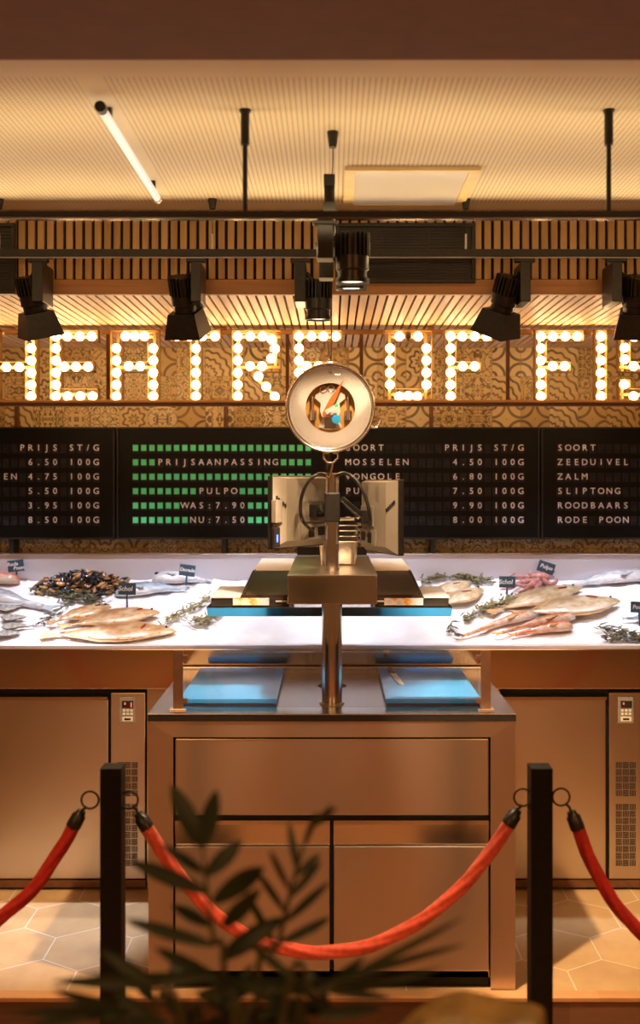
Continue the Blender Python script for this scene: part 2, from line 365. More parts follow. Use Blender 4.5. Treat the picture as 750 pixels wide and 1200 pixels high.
# ------------------------------------------------------------------ mesh helpers
def P(px, py, D):
    return Vector(((px-CX)*D/F, D, H-(py-CY)*D/F))
class MB:
    def __init__(s): s.v = []; s.f = []; s.sm = []; s.mi = []; s.cur = 0
    def add(s, vs, fs, smooth=False):
        o = len(s.v); s.v += [Vector(v) for v in vs]
        for f in fs: s.f.append(tuple(i+o for i in f)); s.sm.append(smooth); s.mi.append(s.cur)
        return s
    def box(s, x0, x1, y0, y1, z0, z1, b=0.0, mx=None):
        if x0 > x1: x0, x1 = x1, x0
        if y0 > y1: y0, y1 = y1, y0
        if z0 > z1: z0, z1 = z1, z0
        b = min(b, (x1-x0)*0.45, (y1-y0)*0.45, (z1-z0)*0.45)
        if b <= 0:
            vs = [(x, y, z) for z in (z0, z1) for y in (y0, y1) for x in (x0, x1)]
            fs = [(0, 2, 3, 1), (4, 5, 7, 6), (0, 1, 5, 4), (2, 6, 7, 3), (0, 4, 6, 2), (1, 3, 7, 5)]
        else:
            bm = bmesh.new(); bmesh.ops.create_cube(bm, size=1)
            for v in bm.verts:
                v.co = Vector(((x0+x1)/2+v.co.x*(x1-x0), (y0+y1)/2+v.co.y*(y1-y0), (z0+z1)/2+v.co.z*(z1-z0)))
            bmesh.ops.bevel(bm, geom=bm.edges[:], offset=b, segments=2, affect='EDGES', profile=0.6)
            bm.verts.index_update()
            vs = [v.co.copy() for v in bm.verts]; fs = [tuple(v.index for v in f.verts) for f in bm.faces]; bm.free()
        if mx is not None: vs = [mx @ Vector(v) for v in vs]
        return s.add(vs, fs)
    def tube(s, pts, r, n=10, cap=True, lobes=0, amp=0.0, twist=0.0, flat=1.0):
        pts = [Vector(p) for p in pts]; N = len(pts)
        rr = r if isinstance(r, (list, tuple)) else [r]*N
        vs = []; fs = []
        t0 = (pts[1]-pts[0]).normalized()
        up = Vector((0, 0, 1)) if abs(t0.z) < 0.9 else Vector((0, 1, 0))
        a = t0.cross(up).normalized(); dist = 0
        for i in range(N):
            tg = (pts[min(i+1, N-1)]-pts[max(i-1, 0)]).normalized()
            a = (a-tg*a.dot(tg)).normalized(); b = tg.cross(a)
            if i: dist += (pts[i]-pts[i-1]).length
            for k in range(n):
                th = 2*PI*k/n; q = rr[i]*(1+amp*math.cos(lobes*th-twist*dist)) if lobes else rr[i]
                vs.append(pts[i]+a*(q*math.cos(th))+b*(q*math.sin(th)*flat))
        for i in range(N-1):
            for k in range(n):
                k2 = (k+1) % n
                fs.append((i*n+k, i*n+k2, (i+1)*n+k2, (i+1)*n+k))
        s.add(vs, fs, True)
        if cap:
            s.add(vs[:n], [tuple(range(n-1, -1, -1))]); s.add(vs[-n:], [tuple(range(n))])
        return s
    def cyl(s, p0, p1, r0, r1=None, n=24):
        return s.tube([p0, p1], [r0, r0 if r1 is None else r1], n)
    def lathe(s, prof, origin=(0, 0, 0), n=32, axis='Z'):
        segs = [[prof[0]]]
        for i in range(1, len(prof)):
            segs[-1].append(prof[i])
            if i < len(prof)-1:
                a = Vector((prof[i][0]-prof[i-1][0], prof[i][1]-prof[i-1][1])); b = Vector((prof[i+1][0]-prof[i][0], prof[i+1][1]-prof[i][1]))
                if a.length > 1e-7 and b.length > 1e-7 and a.angle(b) > 0.6: segs.append([prof[i]])
        if len(segs) > 1:
            for g_ in segs: s.lathe(g_, origin, n, axis)
            return s
        vs = []; fs = []; N = len(prof)
        for r, h in prof:
            for k in range(n):
                th = 2*PI*k/n; c, d = r*math.cos(th), r*math.sin(th)
                v = {'Z': (c, d, h), 'Y': (c, h, d), 'X': (h, c, d)}[axis]
                vs.append(Vector(v)+Vector(origin))
        for i in range(N-1):
            for k in range(n):
                k2 = (k+1) % n; q = (i*n+k, i*n+k2, (i+1)*n+k2, (i+1)*n+k)
                fs.append(q if axis != 'Y' else q[::-1])
        return s.add(vs, fs, True)
    def sphere(s, c, r, nu=16, nv=10, sc=(1, 1, 1)):
        vs = []; fs = []; c = Vector(c)
        for j in range(nv+1):
            ph = PI*j/nv
            for k in range(nu):
                th = 2*PI*k/nu
                vs.append(c+Vector((r*sc[0]*math.sin(ph)*math.cos(th), r*sc[1]*math.sin(ph)*math.sin(th), r*sc[2]*math.cos(ph))))
        for j in range(nv):
            for k in range(nu):
                k2 = (k+1) % nu; fs.append((j*nu+k, (j+1)*nu+k, (j+1)*nu+k2, j*nu+k2))
        return s.add(vs, fs, True)
    def torus(s, c, Rr, r, ax='Y', nu=32, nv=8):
        pts = []
        vs = []; fs = []; c = Vector(c)
        for i in range(nu):
            th = 2*PI*i/nu
            for k in range(nv):
                ph = 2*PI*k/nv; q = Rr+r*math.cos(ph); w = r*math.sin(ph)
                x, y = q*math.cos(th), q*math.sin(th)
                vs.append(c+Vector({'Y': (x, w, y), 'Z': (x, y, w), 'X': (w, x, y)}[ax]))
        for i in range(nu):
            for k in range(nv):
                i2 = (i+1) % nu; k2 = (k+1) % nv
                fs.append((i*nv+k, i2*nv+k, i2*nv+k2, i*nv+k2))
        return s.add(vs, fs, True)
    def prism(s, poly, d0, d1, ax='Y'):
        """extrude a 2D polygon; ax Y: poly in (x,z); ax Z: (x,y); ax X: (y,z)"""
        n = len(poly)
        def mk(p, d): return {'Y': (p[0], d, p[1]), 'Z': (p[0], p[1], d), 'X': (d, p[0], p[1])}[ax]
        vs = [mk(p, d0) for p in poly]+[mk(p, d1) for p in poly]
        fs = [tuple(range(n)), tuple(range(2*n-1, n-1, -1))]
        fs += [(i, i+n, (i+1) % n+n, (i+1) % n) for i in range(n)]
        return s.add(vs, fs)
    def mesh(s, name, mats):
        me = bpy.data.meshes.new(name); me.from_pydata([tuple(v) for v in s.v], [], s.f)
        for m_ in mats: me.materials.append(m_)
        for p, sm, mi in zip(me.polygons, s.sm, s.mi): p.use_smooth = sm; p.material_index = mi
        bm = bmesh.new(); bm.from_mesh(me)
        bmesh.ops.recalc_face_normals(bm, faces=bm.faces); bm.to_mesh(me); bm.free()
        me.update(); return me
def root_of(o):
    while o.parent: o = o.parent
    return o
def thing(name, label, cat, loc=(0, 0, 0), group=None):
    o = bpy.data.objects.new(name, None); C.objects.link(o); o.location = loc
    o.empty_display_size = 0.05
    o['label'] = label; o['category'] = cat
    if group: o['group'] = group
    return o
def part(name, mb, m, parent, local=False, label=None):
    """a part: world-built vertices are re-based to the thing's origin"""
    mats = m if isinstance(m, list) else [m]
    if not local:
        L = Vector(root_of(parent).location); mb.v = [v-L for v in mb.v]
    o = bpy.data.objects.new(name, mb.mesh(name, mats)); C.objects.link(o); o.parent = parent
    if label: o['label'] = label
    return o
def solo(name, mb, m, label, cat, group=None, kind=None):
    """a thing that is one mesh, origin at its base"""
    xs = [v.x for v in mb.v]; ys = [v.y for v in mb.v]; zs = [v.z for v in mb.v]
    L = Vector(((min(xs)+max(xs))/2, (min(ys)+max(ys))/2, min(zs)))
    mb.v = [v-L for v in mb.v]
    o = bpy.data.objects.new(name, mb.mesh(name, m if isinstance(m, list) else [m])); C.objects.link(o); o.location = L
    o['label'] = label; o['category'] = cat
    if group: o['group'] = group
    if kind: o['kind'] = kind
    return o
def struct(name, mb, m):
    o = bpy.data.objects.new(name, mb.mesh(name, m if isinstance(m, list) else [m])); C.objects.link(o)
    o['kind'] = 'structure'; return o
def bez(pts, n=24):
    """Catmull-Rom through points"""
    pts = [Vector(p) for p in pts]; out = []
    q = [pts[0]*2-pts[1]]+pts+[pts[-1]*2-pts[-2]]
    segs = len(pts)-1
    for i in range(segs):
        p0, p1, p2, p3 = q[i:i+4]; k = max(2, n//segs)
        for j in range(k):
            t = j/k
            out.append(0.5*((2*p1)+(p2-p0)*t+(2*p0-5*p1+4*p2-p3)*t*t+(3*p1-p0-3*p2+p3)*t**3))
    out.append(pts[-1]); return out
_tc = {}
def text_geo(s, size, shear=0.0, extr=0.0006, bold=0.0):
    key = (s, size, shear, extr, bold)
    if key not in _tc:
        cu = bpy.data.curves.new('t', 'FONT'); cu.body = s; cu.size = size; cu.shear = shear
        cu.align_x = 'CENTER'; cu.align_y = 'CENTER'; cu.extrude = extr; cu.offset = bold; cu.resolution_u = 3
        ob = bpy.data.objects.new('t', cu); C.objects.link(ob)
        dg = bpy.context.evaluated_depsgraph_get(); dg.update()
        me = bpy.data.meshes.new_from_object(ob.evaluated_get(dg))
        _tc[key] = ([v.co.copy() for v in me.vertices], [tuple(p.vertices) for p in me.polygons])
        bpy.data.objects.remove(ob); bpy.data.curves.remove(cu); bpy.data.meshes.remove(me)
    return _tc[key]
def add_text(mb, s, size, x, y, z, **k):
    """text facing the -Y side, centred at x,z on plane y"""
    vs, fs = text_geo(s, size, **k)
    mb.add([(x+v.x, y-v.z, z+v.y) for v in vs], fs); return mb

# ------------------------------------------------------------------ setting
CE = 2.73            # perforated ceiling height
SO = 2.42            # slatted soffit height
FA = 3.58            # fascia plane
XL, XR = -2.15, 2.15
struct('floor', MB().box(XL, XR, 3.33, 5.15, -0.10, 0.0), M['floor'])
struct('floor_low', MB().box(-4, 4, -4.0, 3.33, -0.20, -0.12), M['lowfloor'])
struct('trim_1', MB().box(XL, XR, 3.300, 3.329, -0.12, -0.012, 0.004), M['riser'])
struct('trim_2', MB().box(XL, XR, 3.295, 3.345, -0.0115, 0.004, 0.003), M['batten'])
struct('wall_back', MB().box(XL, XR, 5.05, 5.15, 0.0, SO+0.10), M['tiles'])
struct('ceiling', MB().box(XL, XR, 2.2, FA+0.06, CE, CE+0.05), M['ceiling'])
mb = MB(); mb.box(XL, XR, 1.25, 2.2, 2.687, CE+0.05); struct('trim_3', mb, M['beam'])
mb = MB(); k = XL
while k < XR-0.03: mb.box(k, k+0.0238, FA, FA+0.018, SO+0.055, CE-0.001, 0.0015); k += 0.0347
struct('trim_4', mb, M['slat'])
struct('trim_5', MB().box(XL, XR, FA+0.019, FA+0.04, SO+0.03, CE), M['matte'])
struct('trim_6', MB().box(XL, XR, FA-0.006, FA+0.018, SO-0.002, SO+0.030, 0.002).box(XL, XR, FA, FA+0.018, SO+0.0305, SO+0.054, 0.002), M['batten'])
mb = MB(); k = XL
while k < XR-0.03: mb.box(k, k+0.0262, FA+0.019, 5.049, SO, SO+0.02, 0.0015); k += 0.0347
struct('trim_7', mb, M['soffit'])
struct('trim_8', MB().box(XL, XR, FA+0.05, 5.049, SO+0.04, SO+0.05), M['matte'])

# ventilation grilles in the fascia
def vent(x0, x1, y0, y1, label, cols):
    D = FA-0.004
    a = P(x0, y0, D); b = P(x1, y1, D)
    t = thing('ventilation_grille', label, 'vent', ((a.x+b.x)/2, D, b.z), 'black vents in the slatted fascia')
    f = MB()
    f.box(a.x, b.x, D-0.012, D+0.003, a.z-0.014, a.z, 0.002).box(a.x, b.x, D-0.012, D+0.003, b.z, b.z+0.014, 0.002)
    f.box(a.x, a.x+0.014, D-0.012, D+0.003, b.z+0.0141, a.z-0.0141, 0.002).box(b.x-0.014, b.x, D-0.012, D+0.003, b.z+0.0141, a.z-0.0141, 0.002)
    part('frame', f, M['blackm'], t)
    g = MB(); g.box(a.x+0.014, b.x-0.014, D-0.003, D+0.003, b.z+0.014, a.z-0.014)
    n = 18
    for i in range(n):
        z = b.z+0.016+(a.z-b.z-0.034)*i/n
        g.box(a.x+0.0145, b.x-0.0145, D-0.006, D-0.0031, z, z+0.004)
    part('louvre', g, M['grille'], t)
    d = MB()
    for c in range(1, cols):
        x = a.x+(b.x-a.x)*c/cols; d.box(x-0.003, x+0.003, D-0.008, D-0.0061, b.z+0.0145, a.z-0.0145)
    part('divider', d, M['blackm'], t)
vent(393, 557, 262, 332, 'wide black ventilation grille in the slatted fascia right of centre', 3)
vent(-90, 18, 262, 345, 'black ventilation grille at the left edge of the fascia', 2)

# ------------------------------------------------------------------ ceiling fittings
t = thing('tube_light', 'white fluorescent tube light on the perforated ceiling, left of the rods', 'ceiling light', (-0.59, 2.915, CE))
part('tube', MB().cyl((-0.59, 2.52, CE-0.035), (-0.59, 3.31, CE-0.035), 0.012, n=16), M['tube'], t)
e = MB(); e.cyl((-0.59, 2.495, CE-0.035), (-0.59, 2.52, CE-0.035), 0.0145, n=16)
part('end_cap', e, M['black'], t)
e = MB(); e.cyl((-0.59, 3.31, CE-0.035), (-0.59, 3.332, CE-0.035), 0.0145, n=16); part('end_cap', e, M['white'], t)
for yy in (2.60, 3.24):
    c_ = MB(); c_.box(-0.597, -0.583, yy-0.008, yy+0.008, CE-0.024, CE-0.0002); part('clip', c_, M['black'], t)

t = thing('light_panel', 'square flush ceiling panel light with pale yellow frame', 'ceiling light', (0.255, 3.30, CE))
f = MB()
for a in ((0.04, 0.47, 3.09, 3.115), (0.04, 0.47, 3.485, 3.51)): f.box(a[0], a[1], a[2], a[3], CE-0.012, CE-0.0005, 0.002)
for a in ((0.04, 0.075, 3.1151, 3.4849), (0.435, 0.47, 3.1151, 3.4849)): f.box(a[0], a[1], a[2], a[3], CE-0.012, CE-0.0005, 0.002)
part('frame', f, M['panelframe'], t)
part('diffuser', MB().box(0.0755, 0.4345, 3.1155, 3.4845, CE-0.008, CE-0.0005), M['panel'], t)

# front hanging bar with two ceiling rods
DB = 2.61; zb1 = P(0, 248, DB).z; zb0 = P(0, 257, DB).z
t = thing('hanging_bar', 'long black bar hung on two rods below the perforated ceiling', 'rail', (0.25, DB, zb0))
b = MB().box(-1.6, 1.6, DB-0.012, DB+0.022, zb0+0.004, zb1, 0.003); part('bar', b, M['black'], t)
b = MB().box(-1.6, 1.6, DB-0.004, DB+0.014, zb0, zb0+0.0039); part('underside_strip', b, M['polished'], t)
for px in (287, 714):
    x = (px-CX)*DB/F; r_ = MB()
    r_.cyl((x, DB+0.005, zb1-0.001), (x, DB+0.005, CE-0.088), 0.0065, n=14)
    r_.cyl((x, DB+0.005, CE-0.093), (x, DB+0.005, CE-0.004), 0.0115, n=18)
    r_.cyl((x, DB+0.005, CE-0.0045), (x, DB+0.005, CE-0.0003), 0.016, n=18)
    part('rod', r_, M['black'], t)

# spotlight track with wire suspensions
DT = 3.45; zt1 = P(0, 293, DT).z; zt0 = P(0, 303, DT).z
t = thing('lighting_track', 'black spotlight track hung on thin wires in front of the slatted fascia', 'rail', (0, DT, zt0))
b = MB().box(-1.9, 1.9, DT-0.018, DT+0.018, zt0+0.003, zt1, 0.003); part('track', b, M['blackm'], t)
b = MB().box(-1.9, 1.9, DT-0.010, DT+0.010, zt0, zt0+0.0029); part('conductor_slot', b, M['polished'], t)
for px in (-1, 249, 546):
    x = (px-CX)*DT/F
    w = MB().lathe([(0.0, CE-0.035), (0.010, CE-0.035), (0.016, CE-0.0004), (0, CE-0.0004)], (x, DT, 0), 18); c_ = part('canopy', w, M['black'], t)
    w = MB().cyl((x, DT, zt1+0.055), (x, DT, CE-0.034), 0.0012, n=6); part('wire', w, M['black'], c_)
    w = MB().cyl((x, DT, zt1-0.0005), (x, DT, zt1+0.056), 0.004, n=10); part('wire_grip', w, M['white'], c_)

# central short track seen end-on, with cable canopy and feed box
DC = 2.78; xc = (386-CX)*DC/F
t = thing('power_feed', 'black cone canopy with cable dropping to a feed box above the scale', 'cable pendant', (xc, DC, P(0, 250, DC).z))
cx_ = (390-CX)*DC/F
w = MB().lathe([(0, P(0, 173, DC).z), (0.010, P(0, 173, DC).z), (0.0125, P(0, 168, DC).z), (0.0165, CE-0.0004), (0, CE-0.0004)], (cx_, DC, 0), 24); part('canopy', w, M['black'], t)
w = MB().tube(bez([(cx_, DC, P(0, 174, DC).z), (cx_, DC, P(0, 190, DC).z), (cx_-0.002, DC, P(0, 207, DC).z)], 10), 0.0016, 8); part('cable', w, M['matte'], t)
w = MB().box(xc-0.016, xc+0.016, DC-0.02, DC+0.02, P(0, 219, DC).z, P(0, 206, DC).z, 0.003); part('feed_box', w, M['black'], t)
w = MB().box(xc-0.0145, xc-0.008, DC-0.015, DC+0.015, P(0, 250, DC).z, P(0, 219, DC).z-0.0002, 0.001).box(xc+0.008, xc+0.0145, DC-0.015, DC+0.015, P(0, 250, DC).z, P(0, 219, DC).z-0.0002, 0.001)
w.box(xc-0.0079, xc+0.0079, DC-0.004, DC+0.012, P(0, 250, DC).z, P(0, 219, DC).z-0.0002); part('bracket', w, M['blackm'], t)
zs = P(0, 258, 2.75).z
t = thing('lighting_track', 'short black track running front to back under the front bar', 'rail', (xc, 2.95, zs))
part('track', MB().box(xc-0.017, xc+0.017, 2.66, 3.25, zs, P(0, 250, DC).z-0.0003, 0.002), M['blackm'], t)

def spotlight(label, ax, ay, zt, gside, gw, gh, hx, hy, hz, tilt, yaw, snoot, light, group='track spotlights', spin=0.0, gd=0.13):
    """track spotlight: adapter and gear box under the track, finned head on an arm, optional square snoot"""
    t = thing('track_spotlight', label, 'spotlight', (ax, ay, zt), group)
    part('adapter', MB().box(ax-0.035, ax+0.035, ay-0.013, ay+0.013, zt-0.014, zt-0.0003, 0.003), M['black'], t)
    part('gear_box', MB().box(ax-gw/2, ax+gw/2, ay-0.015, ay-0.015+gd, zt-0.014-gh, zt-0.0143, 0.003), M['blackm'], t)
    d = Vector((math.sin(yaw)*math.sin(tilt), math.cos(yaw)*math.sin(tilt), -math.cos(tilt)))
    top = Vector((hx, hy, hz))
    q = d.to_track_quat('Z', 'Y').to_matrix().to_4x4()
    mx = Matrix.Translation(top) @ q
    # arm from gear box to head
    a0 = Vector((ax+gside*gw/2, ay+0.01, zt-0.05)); a1 = top+d*0.035
    part('arm', MB().tube([a0, (a0*0.4+a1*0.6)+Vector((0, 0, 0.012)), a1], 0.008, 10), M['blackm'], t)
    h = MB(); r = 0.048
    lv = MB().lathe([(0.0, 0.0), (r*0.72, 0.0), (r*0.72, 0.062), (r*0.96, 0.064), (r*0.96, 0.10), (r*0.86, 0.105), (r*0.86, 0.125), (0, 0.125)], n=32)
    h.add([mx @ v for v in lv.v], lv.f, True)
    head = part('head', h, M['blackm'], t)
    fn = MB()
    for i in range(22):
        th = 2*PI*i/22
        m2 = mx @ Matrix.Rotation(th, 4, 'Z')
        fn.box(r*0.70, r*1.04, -0.0022, 0.0022, 0.0, 0.0635, 0, m2)
    part('cooling_fin', fn, M['black'], head)
    L0 = 0.126
    if snoot:
        a, b2, L = 0.050, 0.067, 0.088
        ms = mx @ Matrix.Rotation(spin, 4, 'Z')
        sn = MB(); vs = []
        for (w_, zz) in ((a, L0), (b2, L0+L)):
            vs += [(-w_, -w_, zz), (w_, -w_, zz), (w_, w_, zz), (-w_, w_, zz)]
        for (w_, zz) in ((a-0.003, L0+0.003), (b2-0.003, L0+L)):
            vs += [(-w_, -w_, zz), (w_, -w_, zz), (w_, w_, zz), (-w_, w_, zz)]
        fs = [(0, 1, 5, 4), (1, 2, 6, 5), (2, 3, 7, 6), (3, 0, 4, 7), (8, 9, 13, 12), (9, 10, 14, 13), (10, 11, 15, 14), (11, 8, 12, 15), (4, 5, 13, 12), (5, 6, 14, 13), (6, 7, 15, 14), (7, 4, 12, 15), (0, 1, 2, 3), (8, 9, 10, 11)]
        sn.add([ms @ Vector(v) for v in vs], fs); part('snoot', sn, M['blackm'], t)
        le = L0+0.004
    else:
        ring = MB().lathe([(r*0.95, L0-0.001), (r, L0-0.001), (r, L0+0.012), (r*0.92, L0+0.012), (r*0.92, L0+0.002)], n=32)
        part('rim', MB().add([mx @ v for v in ring.v], ring.f, True), M['blackm'], t)
        le = L0+0.003
    ln = MB().lathe([(0, le), (r*0.78, le), (r*0.78, le+0.002), (0, le+0.002)], n=28)
    part('lens', MB().add([mx @ v for v in ln.v], ln.f), M['lensc'] if snoot else M['lens'], t)
    if light:
        e, col, size, blend = light
        p = mx @ Vector((0, 0, le+0.01)); aim = Vector((0, 0.62, -0.80)) if snoot else d; lo = lamp('SPOT', p, p+aim, e, col, 0.03, size, blend)
    return t
def tx(px, D=DT): return (px-CX)*D/F
g4 = 0.140
spotlight('black snooted spotlight at the left end of the track, over the sign T and E', tx(45), DT, zt0, -1, 0.040, g4, tx(30), DT+0.03, P(0, 322, DT).z, R(20), R(20), True, (12, COOL, 42, 0.5), spin=R(38))
spotlight('black snooted spotlight on the track, second from left, above the T of the sign', tx(230), DT, zt0, -1, 0.036, g4, tx(211), DT+0.03, P(0, 322, DT).z, R(24), R(8), True, (12, COOL, 42, 0.5), spin=R(4))
spotlight('short black spotlight without snoot on the track, just left of the hanging scale', tx(352), DT, zt0, 1, 0.040, g4, tx(373), DT+0.0, P(0, 329, DT).z, R(3), R(0), False, None)
spotlight('black snooted spotlight on the track leaning left, above the F of the sign', tx(615), DT, zt0, -1, 0.036, g4, tx(600), DT+0.03, P(0, 322, DT).z, R(26), R(-25), True, (12, COOL, 42, 0.5), spin=R(-25))
spotlight('black snooted spotlight at the right end of the track, cut by the frame', tx(722), DT, zt0, 1, 0.036, g4, tx(749), DT+0.03, P(0, 322, DT).z, R(24), R(10), True, (12, COOL, 42, 0.5), spin=R(8))
spotlight('front black cylinder spotlight of the pair above the hanging scale', xc-0.012, 2.75, zs, 1, 0.045, 0.095, tx(413, 2.75), 2.76, P(0, 273, 2.75).z, R(4), 0, False, (46, (1.0, 0.70, 0.42), 120, 0.3), 'pair of spotlights above the scale', gd=0.06)
spotlight('rear black cylinder spotlight of the pair, just behind the front one', xc-0.010, 3.02, zs, 1, 0.045, 0.095, tx(412, 3.0), 3.03, P(0, 284, 3.0).z, R(4), 0, False, (46, (1.0, 0.70, 0.42), 120, 0.3), 'pair of spotlights above the scale', gd=0.06)

# extra spots added at the pair's heads to light the floor beside the counter
lamp('SPOT', (tx(413, 2.75), 2.77, 2.29), (1.30, 3.80, 0), 400, (1.0, 0.70, 0.42), 0.02, 46, 0.5)
lamp('SPOT', (tx(412, 3.0), 3.04, 2.31), (-1.40, 3.75, 0), 250, (1.0, 0.70, 0.42), 0.02, 46, 0.5)
# ------------------------------------------------------------------ sign of bulbs
DS = 4.30
def sx(px): return (px-CX)*DS/F
def sz(py): return H-(py-CY)*DS/F
t = thing('sign_frame', 'gold metal frame of rails carrying the bulb letters across the tiled wall', 'sign frame', (0, DS+0.06, sz(475)))
part('bottom_rail', MB().box(-1.9, 1.9, DS+0.0, DS+0.05, sz(475.5), sz(472), 0.002), M['brownbar'], t)  # brown strip stands in for the shadow line beneath the gold rail
part('bottom_rail', MB().box(-1.9, 1.9, DS-0.008, DS+0.052, sz(471.95), sz(468.6), 0.003), M['goldrail'], t)
part('top_rail', MB().box(-1.9, 1.9, DS+0.052, DS+0.075, sz(389.5), sz(384), 0.003), M['goldrail'], t)
for px in (-90, 123, 336, 424, 598):
    part('upright', MB().box(sx(px-2), sx(px+2), DS+0.053, DS+0.073, sz(468.4), sz(389.7), 0.002), M['brownbar'], t)
for px in (9, 260, 507, 752):
    part('hanger', MB().box(sx(px-3.5), sx(px+3.5), DS+0.054, DS+0.073, sz(383.9), SO-0.0005, 0.003), M['goldrail'], t)
BR = 5.25*DS/F
bm_lit = None
def letter(ch, rects, bulbs, label, diag=None, off=()):
    """open gold channel letter; rects in photo px (stroke boxes), bulbs at stroke centres"""
    xs = sorted({r[0] for r in rects} | {r[2] for r in rects}); ys = sorted({r[1] for r in rects} | {r[3] for r in rects})
    full = [[any(r[0] <= (xs[i]+xs[i+1])/2 <= r[2] and r[1] <= (ys[j]+ys[j+1])/2 <= r[3] for r in rects) for j in range(len(ys)-1)] for i in range(len(xs)-1)]
    g = lambda i, j: 0 <= i < len(xs)-1 and 0 <= j < len(ys)-1 and full[i][j]
    mb = MB(); dp = 0.045; th = 0.0035
    for i in range(len(xs)-1):
        for j in range(len(ys)-1):
            if not full[i][j]: continue
            x0, x1, z1, z0 = sx(xs[i]), sx(xs[i+1]), sz(ys[j]), sz(ys[j+1])
            if not g(i-1, j): mb.box(x0, x0+th, DS, DS+dp-0.0031, z0, z1)
            if not g(i+1, j): mb.box(x1-th, x1, DS, DS+dp-0.0031, z0, z1)
            if not g(i, j-1): mb.box(x0, x1, DS, DS+dp-0.0031, z1-th, z1)
            if not g(i, j+1): mb.box(x0, x1, DS, DS+dp-0.0031, z0, z0+th)
    for r_ in rects:
        a0, a1, c0, c1 = sx(r_[0]), sx(r_[2]), sz(r_[3]), sz(r_[1])
        if r_[2]-r_[0] < r_[3]-r_[1]: mb.box((a0+a1)/2-0.006, (a0+a1)/2+0.006, DS+dp-0.006, DS+dp-0.0032, c0+th, c1-th)
        else: mb.box(a0+th, a1-th, DS+dp-0.0095, DS+dp-0.0062, (c0+c1)/2-0.006, (c0+c1)/2+0.006)
    if diag:
        (ax, ay), (bx, by), w = diag
        A = Vector((sx(ax), 0, sz(ay))); B = Vector((sx(bx), 0, sz(by))); d = (B-A).normalized(); n = Vector((d.z, 0, -d.x)); L = (B-A).length
        mx = Matrix(((d.x, 0, n.x, A.x), (0, 1, 0, 0), (d.z, 0, n.z, A.z), (0, 0, 0, 1)))
        hw = w*DS/F/2
        mb.box(0, L, DS+dp-0.006, DS+dp-0.0032, -0.006, 0.006, 0, mx)
        mb.box(0, L, DS, DS+dp-0.0061, -hw, -hw+th, 0, mx); mb.box(0, L, DS, DS+dp-0.0061, hw-th, hw, 0, mx)
    x0 = min(r[0] for r in rects); x1 = max(r[2] for r in rects); y1 = max(r[3] for r in rects)
    t = thing('marquee_letter', label, 'letter', (sx((x0+x1)/2), DS+0.02, sz(y1)), 'bulb letters of the wall sign')
    part('channel', mb, M['gold'], t)
    L = Vector(t.location)
    for k, (bx, by) in enumerate(bulbs):
        q = bpy.data.objects.new('bulb', lit_mesh if k not in off else dead_mesh); C.objects.link(q); q.parent = t
        q.location = Vector((sx(bx), DS+0.006, sz(by)))-L
    return t
bb = MB(); bb.sphere((0, 0, 0), BR, 16, 10); bb.cur = 1; bb.lathe([(0.011, 0.012), (0.013, 0.035)], n=12, axis='Y')
lit_mesh = bb.mesh('bulb', [M['bulb'], M['brownbar']])
dead_mesh = bb.mesh('bulb_unlit', [M['deadbulb'], M['brownbar']])
ROW = [394, 408, 422.3, 436.5, 450.7, 464.2]
T0, B0 = 386.5, 468.4; HW = 7.2
mid0, mid1 = 429.5-6.4, 429.5+6.4
def vst(x, y0=T0, y1=B0): return (x-HW, y0, x+HW, y1)
letter('H', [vst(-8), vst(36), (-8, mid0, 36, mid1)], [(-8, y) for y in ROW]+[(36, y) for y in ROW]+[(7, 430), (22, 430)], 'bulb letter H at the left edge of the sign, partly out of frame')
letter('E', [vst(65), (65, T0, 115, T0+14), (65, mid0, 110, mid1), (65, B0-14, 115, B0)],
       [(65, y) for y in ROW]+[(78.5, 394), (93, 394), (107, 394), (75, 429.6), (88.6, 429.6), (102.8, 429.6), (79, 464.2), (93.7, 464.2), (108, 464.2)], 'bulb letter E between the H and the A of the sign')
letter('A', [vst(136), vst(179.3), (136, T0, 179.3, T0+14), (136, mid0, 179, mid1)],
       [(136, y) for y in ROW[1:]]+[(179.3, y) for y in ROW[1:]]+[(146.7, 393.8), (157.5, 393.8), (169, 393.8), (150.5, 429), (164, 429)], 'bulb letter A, third letter in view from the left')
letter('T', [vst(229.3), (200, T0, 259, T0+14)], [(229.3, y) for y in ROW[1:]]+[(207, 394), (221.7, 394), (236.6, 394), (251.6, 394)], 'bulb letter T below the second spotlight from the left')
letter('R', [vst(278.4), (278, T0, 329.5, T0+14), (315.2, T0, 329.5, mid1), (278, mid0, 329.5, mid1)],
       [(278.4, y) for y in ROW]+[(293, 394), (307.5, 394), (318, 397.3), (322.2, 408.5), (317.6, 420), (306.8, 429), (292.8, 429), (302.7, 440.8), (311.8, 452.7), (321.7, 464.6)],
       'bulb letter R left of the hanging scale', diag=((294, 437), (326, 468), 13))
letter('E', [vst(350.3), (350, T0, 401, T0+14), (350, mid0, 396, mid1), (350, B0-14, 401, B0)],
       [(350.3, y) for y in ROW]+[(365, 394), (379, 394), (393.5, 394), (359.5, 429), (373.2, 429), (387, 429), (365, 464.2), (379, 464.2), (394, 464.2)], 'bulb letter E half hidden behind the hanging scale')
letter('O', [vst(457), vst(499.8), (457, T0, 500, T0+14), (457, B0-14, 500, B0)],
       [(457, y) for y in ROW[1:5]]+[(499.8, y) for y in ROW[1:5]]+[(468, 394), (478.3, 394), (490, 394), (467.8, 464.4), (478.5, 463.8), (489.2, 464.4)], 'bulb letter O with one dark bulb at its top', off=(9,))
letter('F', [vst(528.2), (528, T0, 577, T0+14), (528, mid0, 564, mid1)], [(528.2, y) for y in ROW]+[(542, 394), (556.6, 394), (570.5, 394), (542.6, 429), (556.5, 429)], 'bulb letter F directly right of the O')
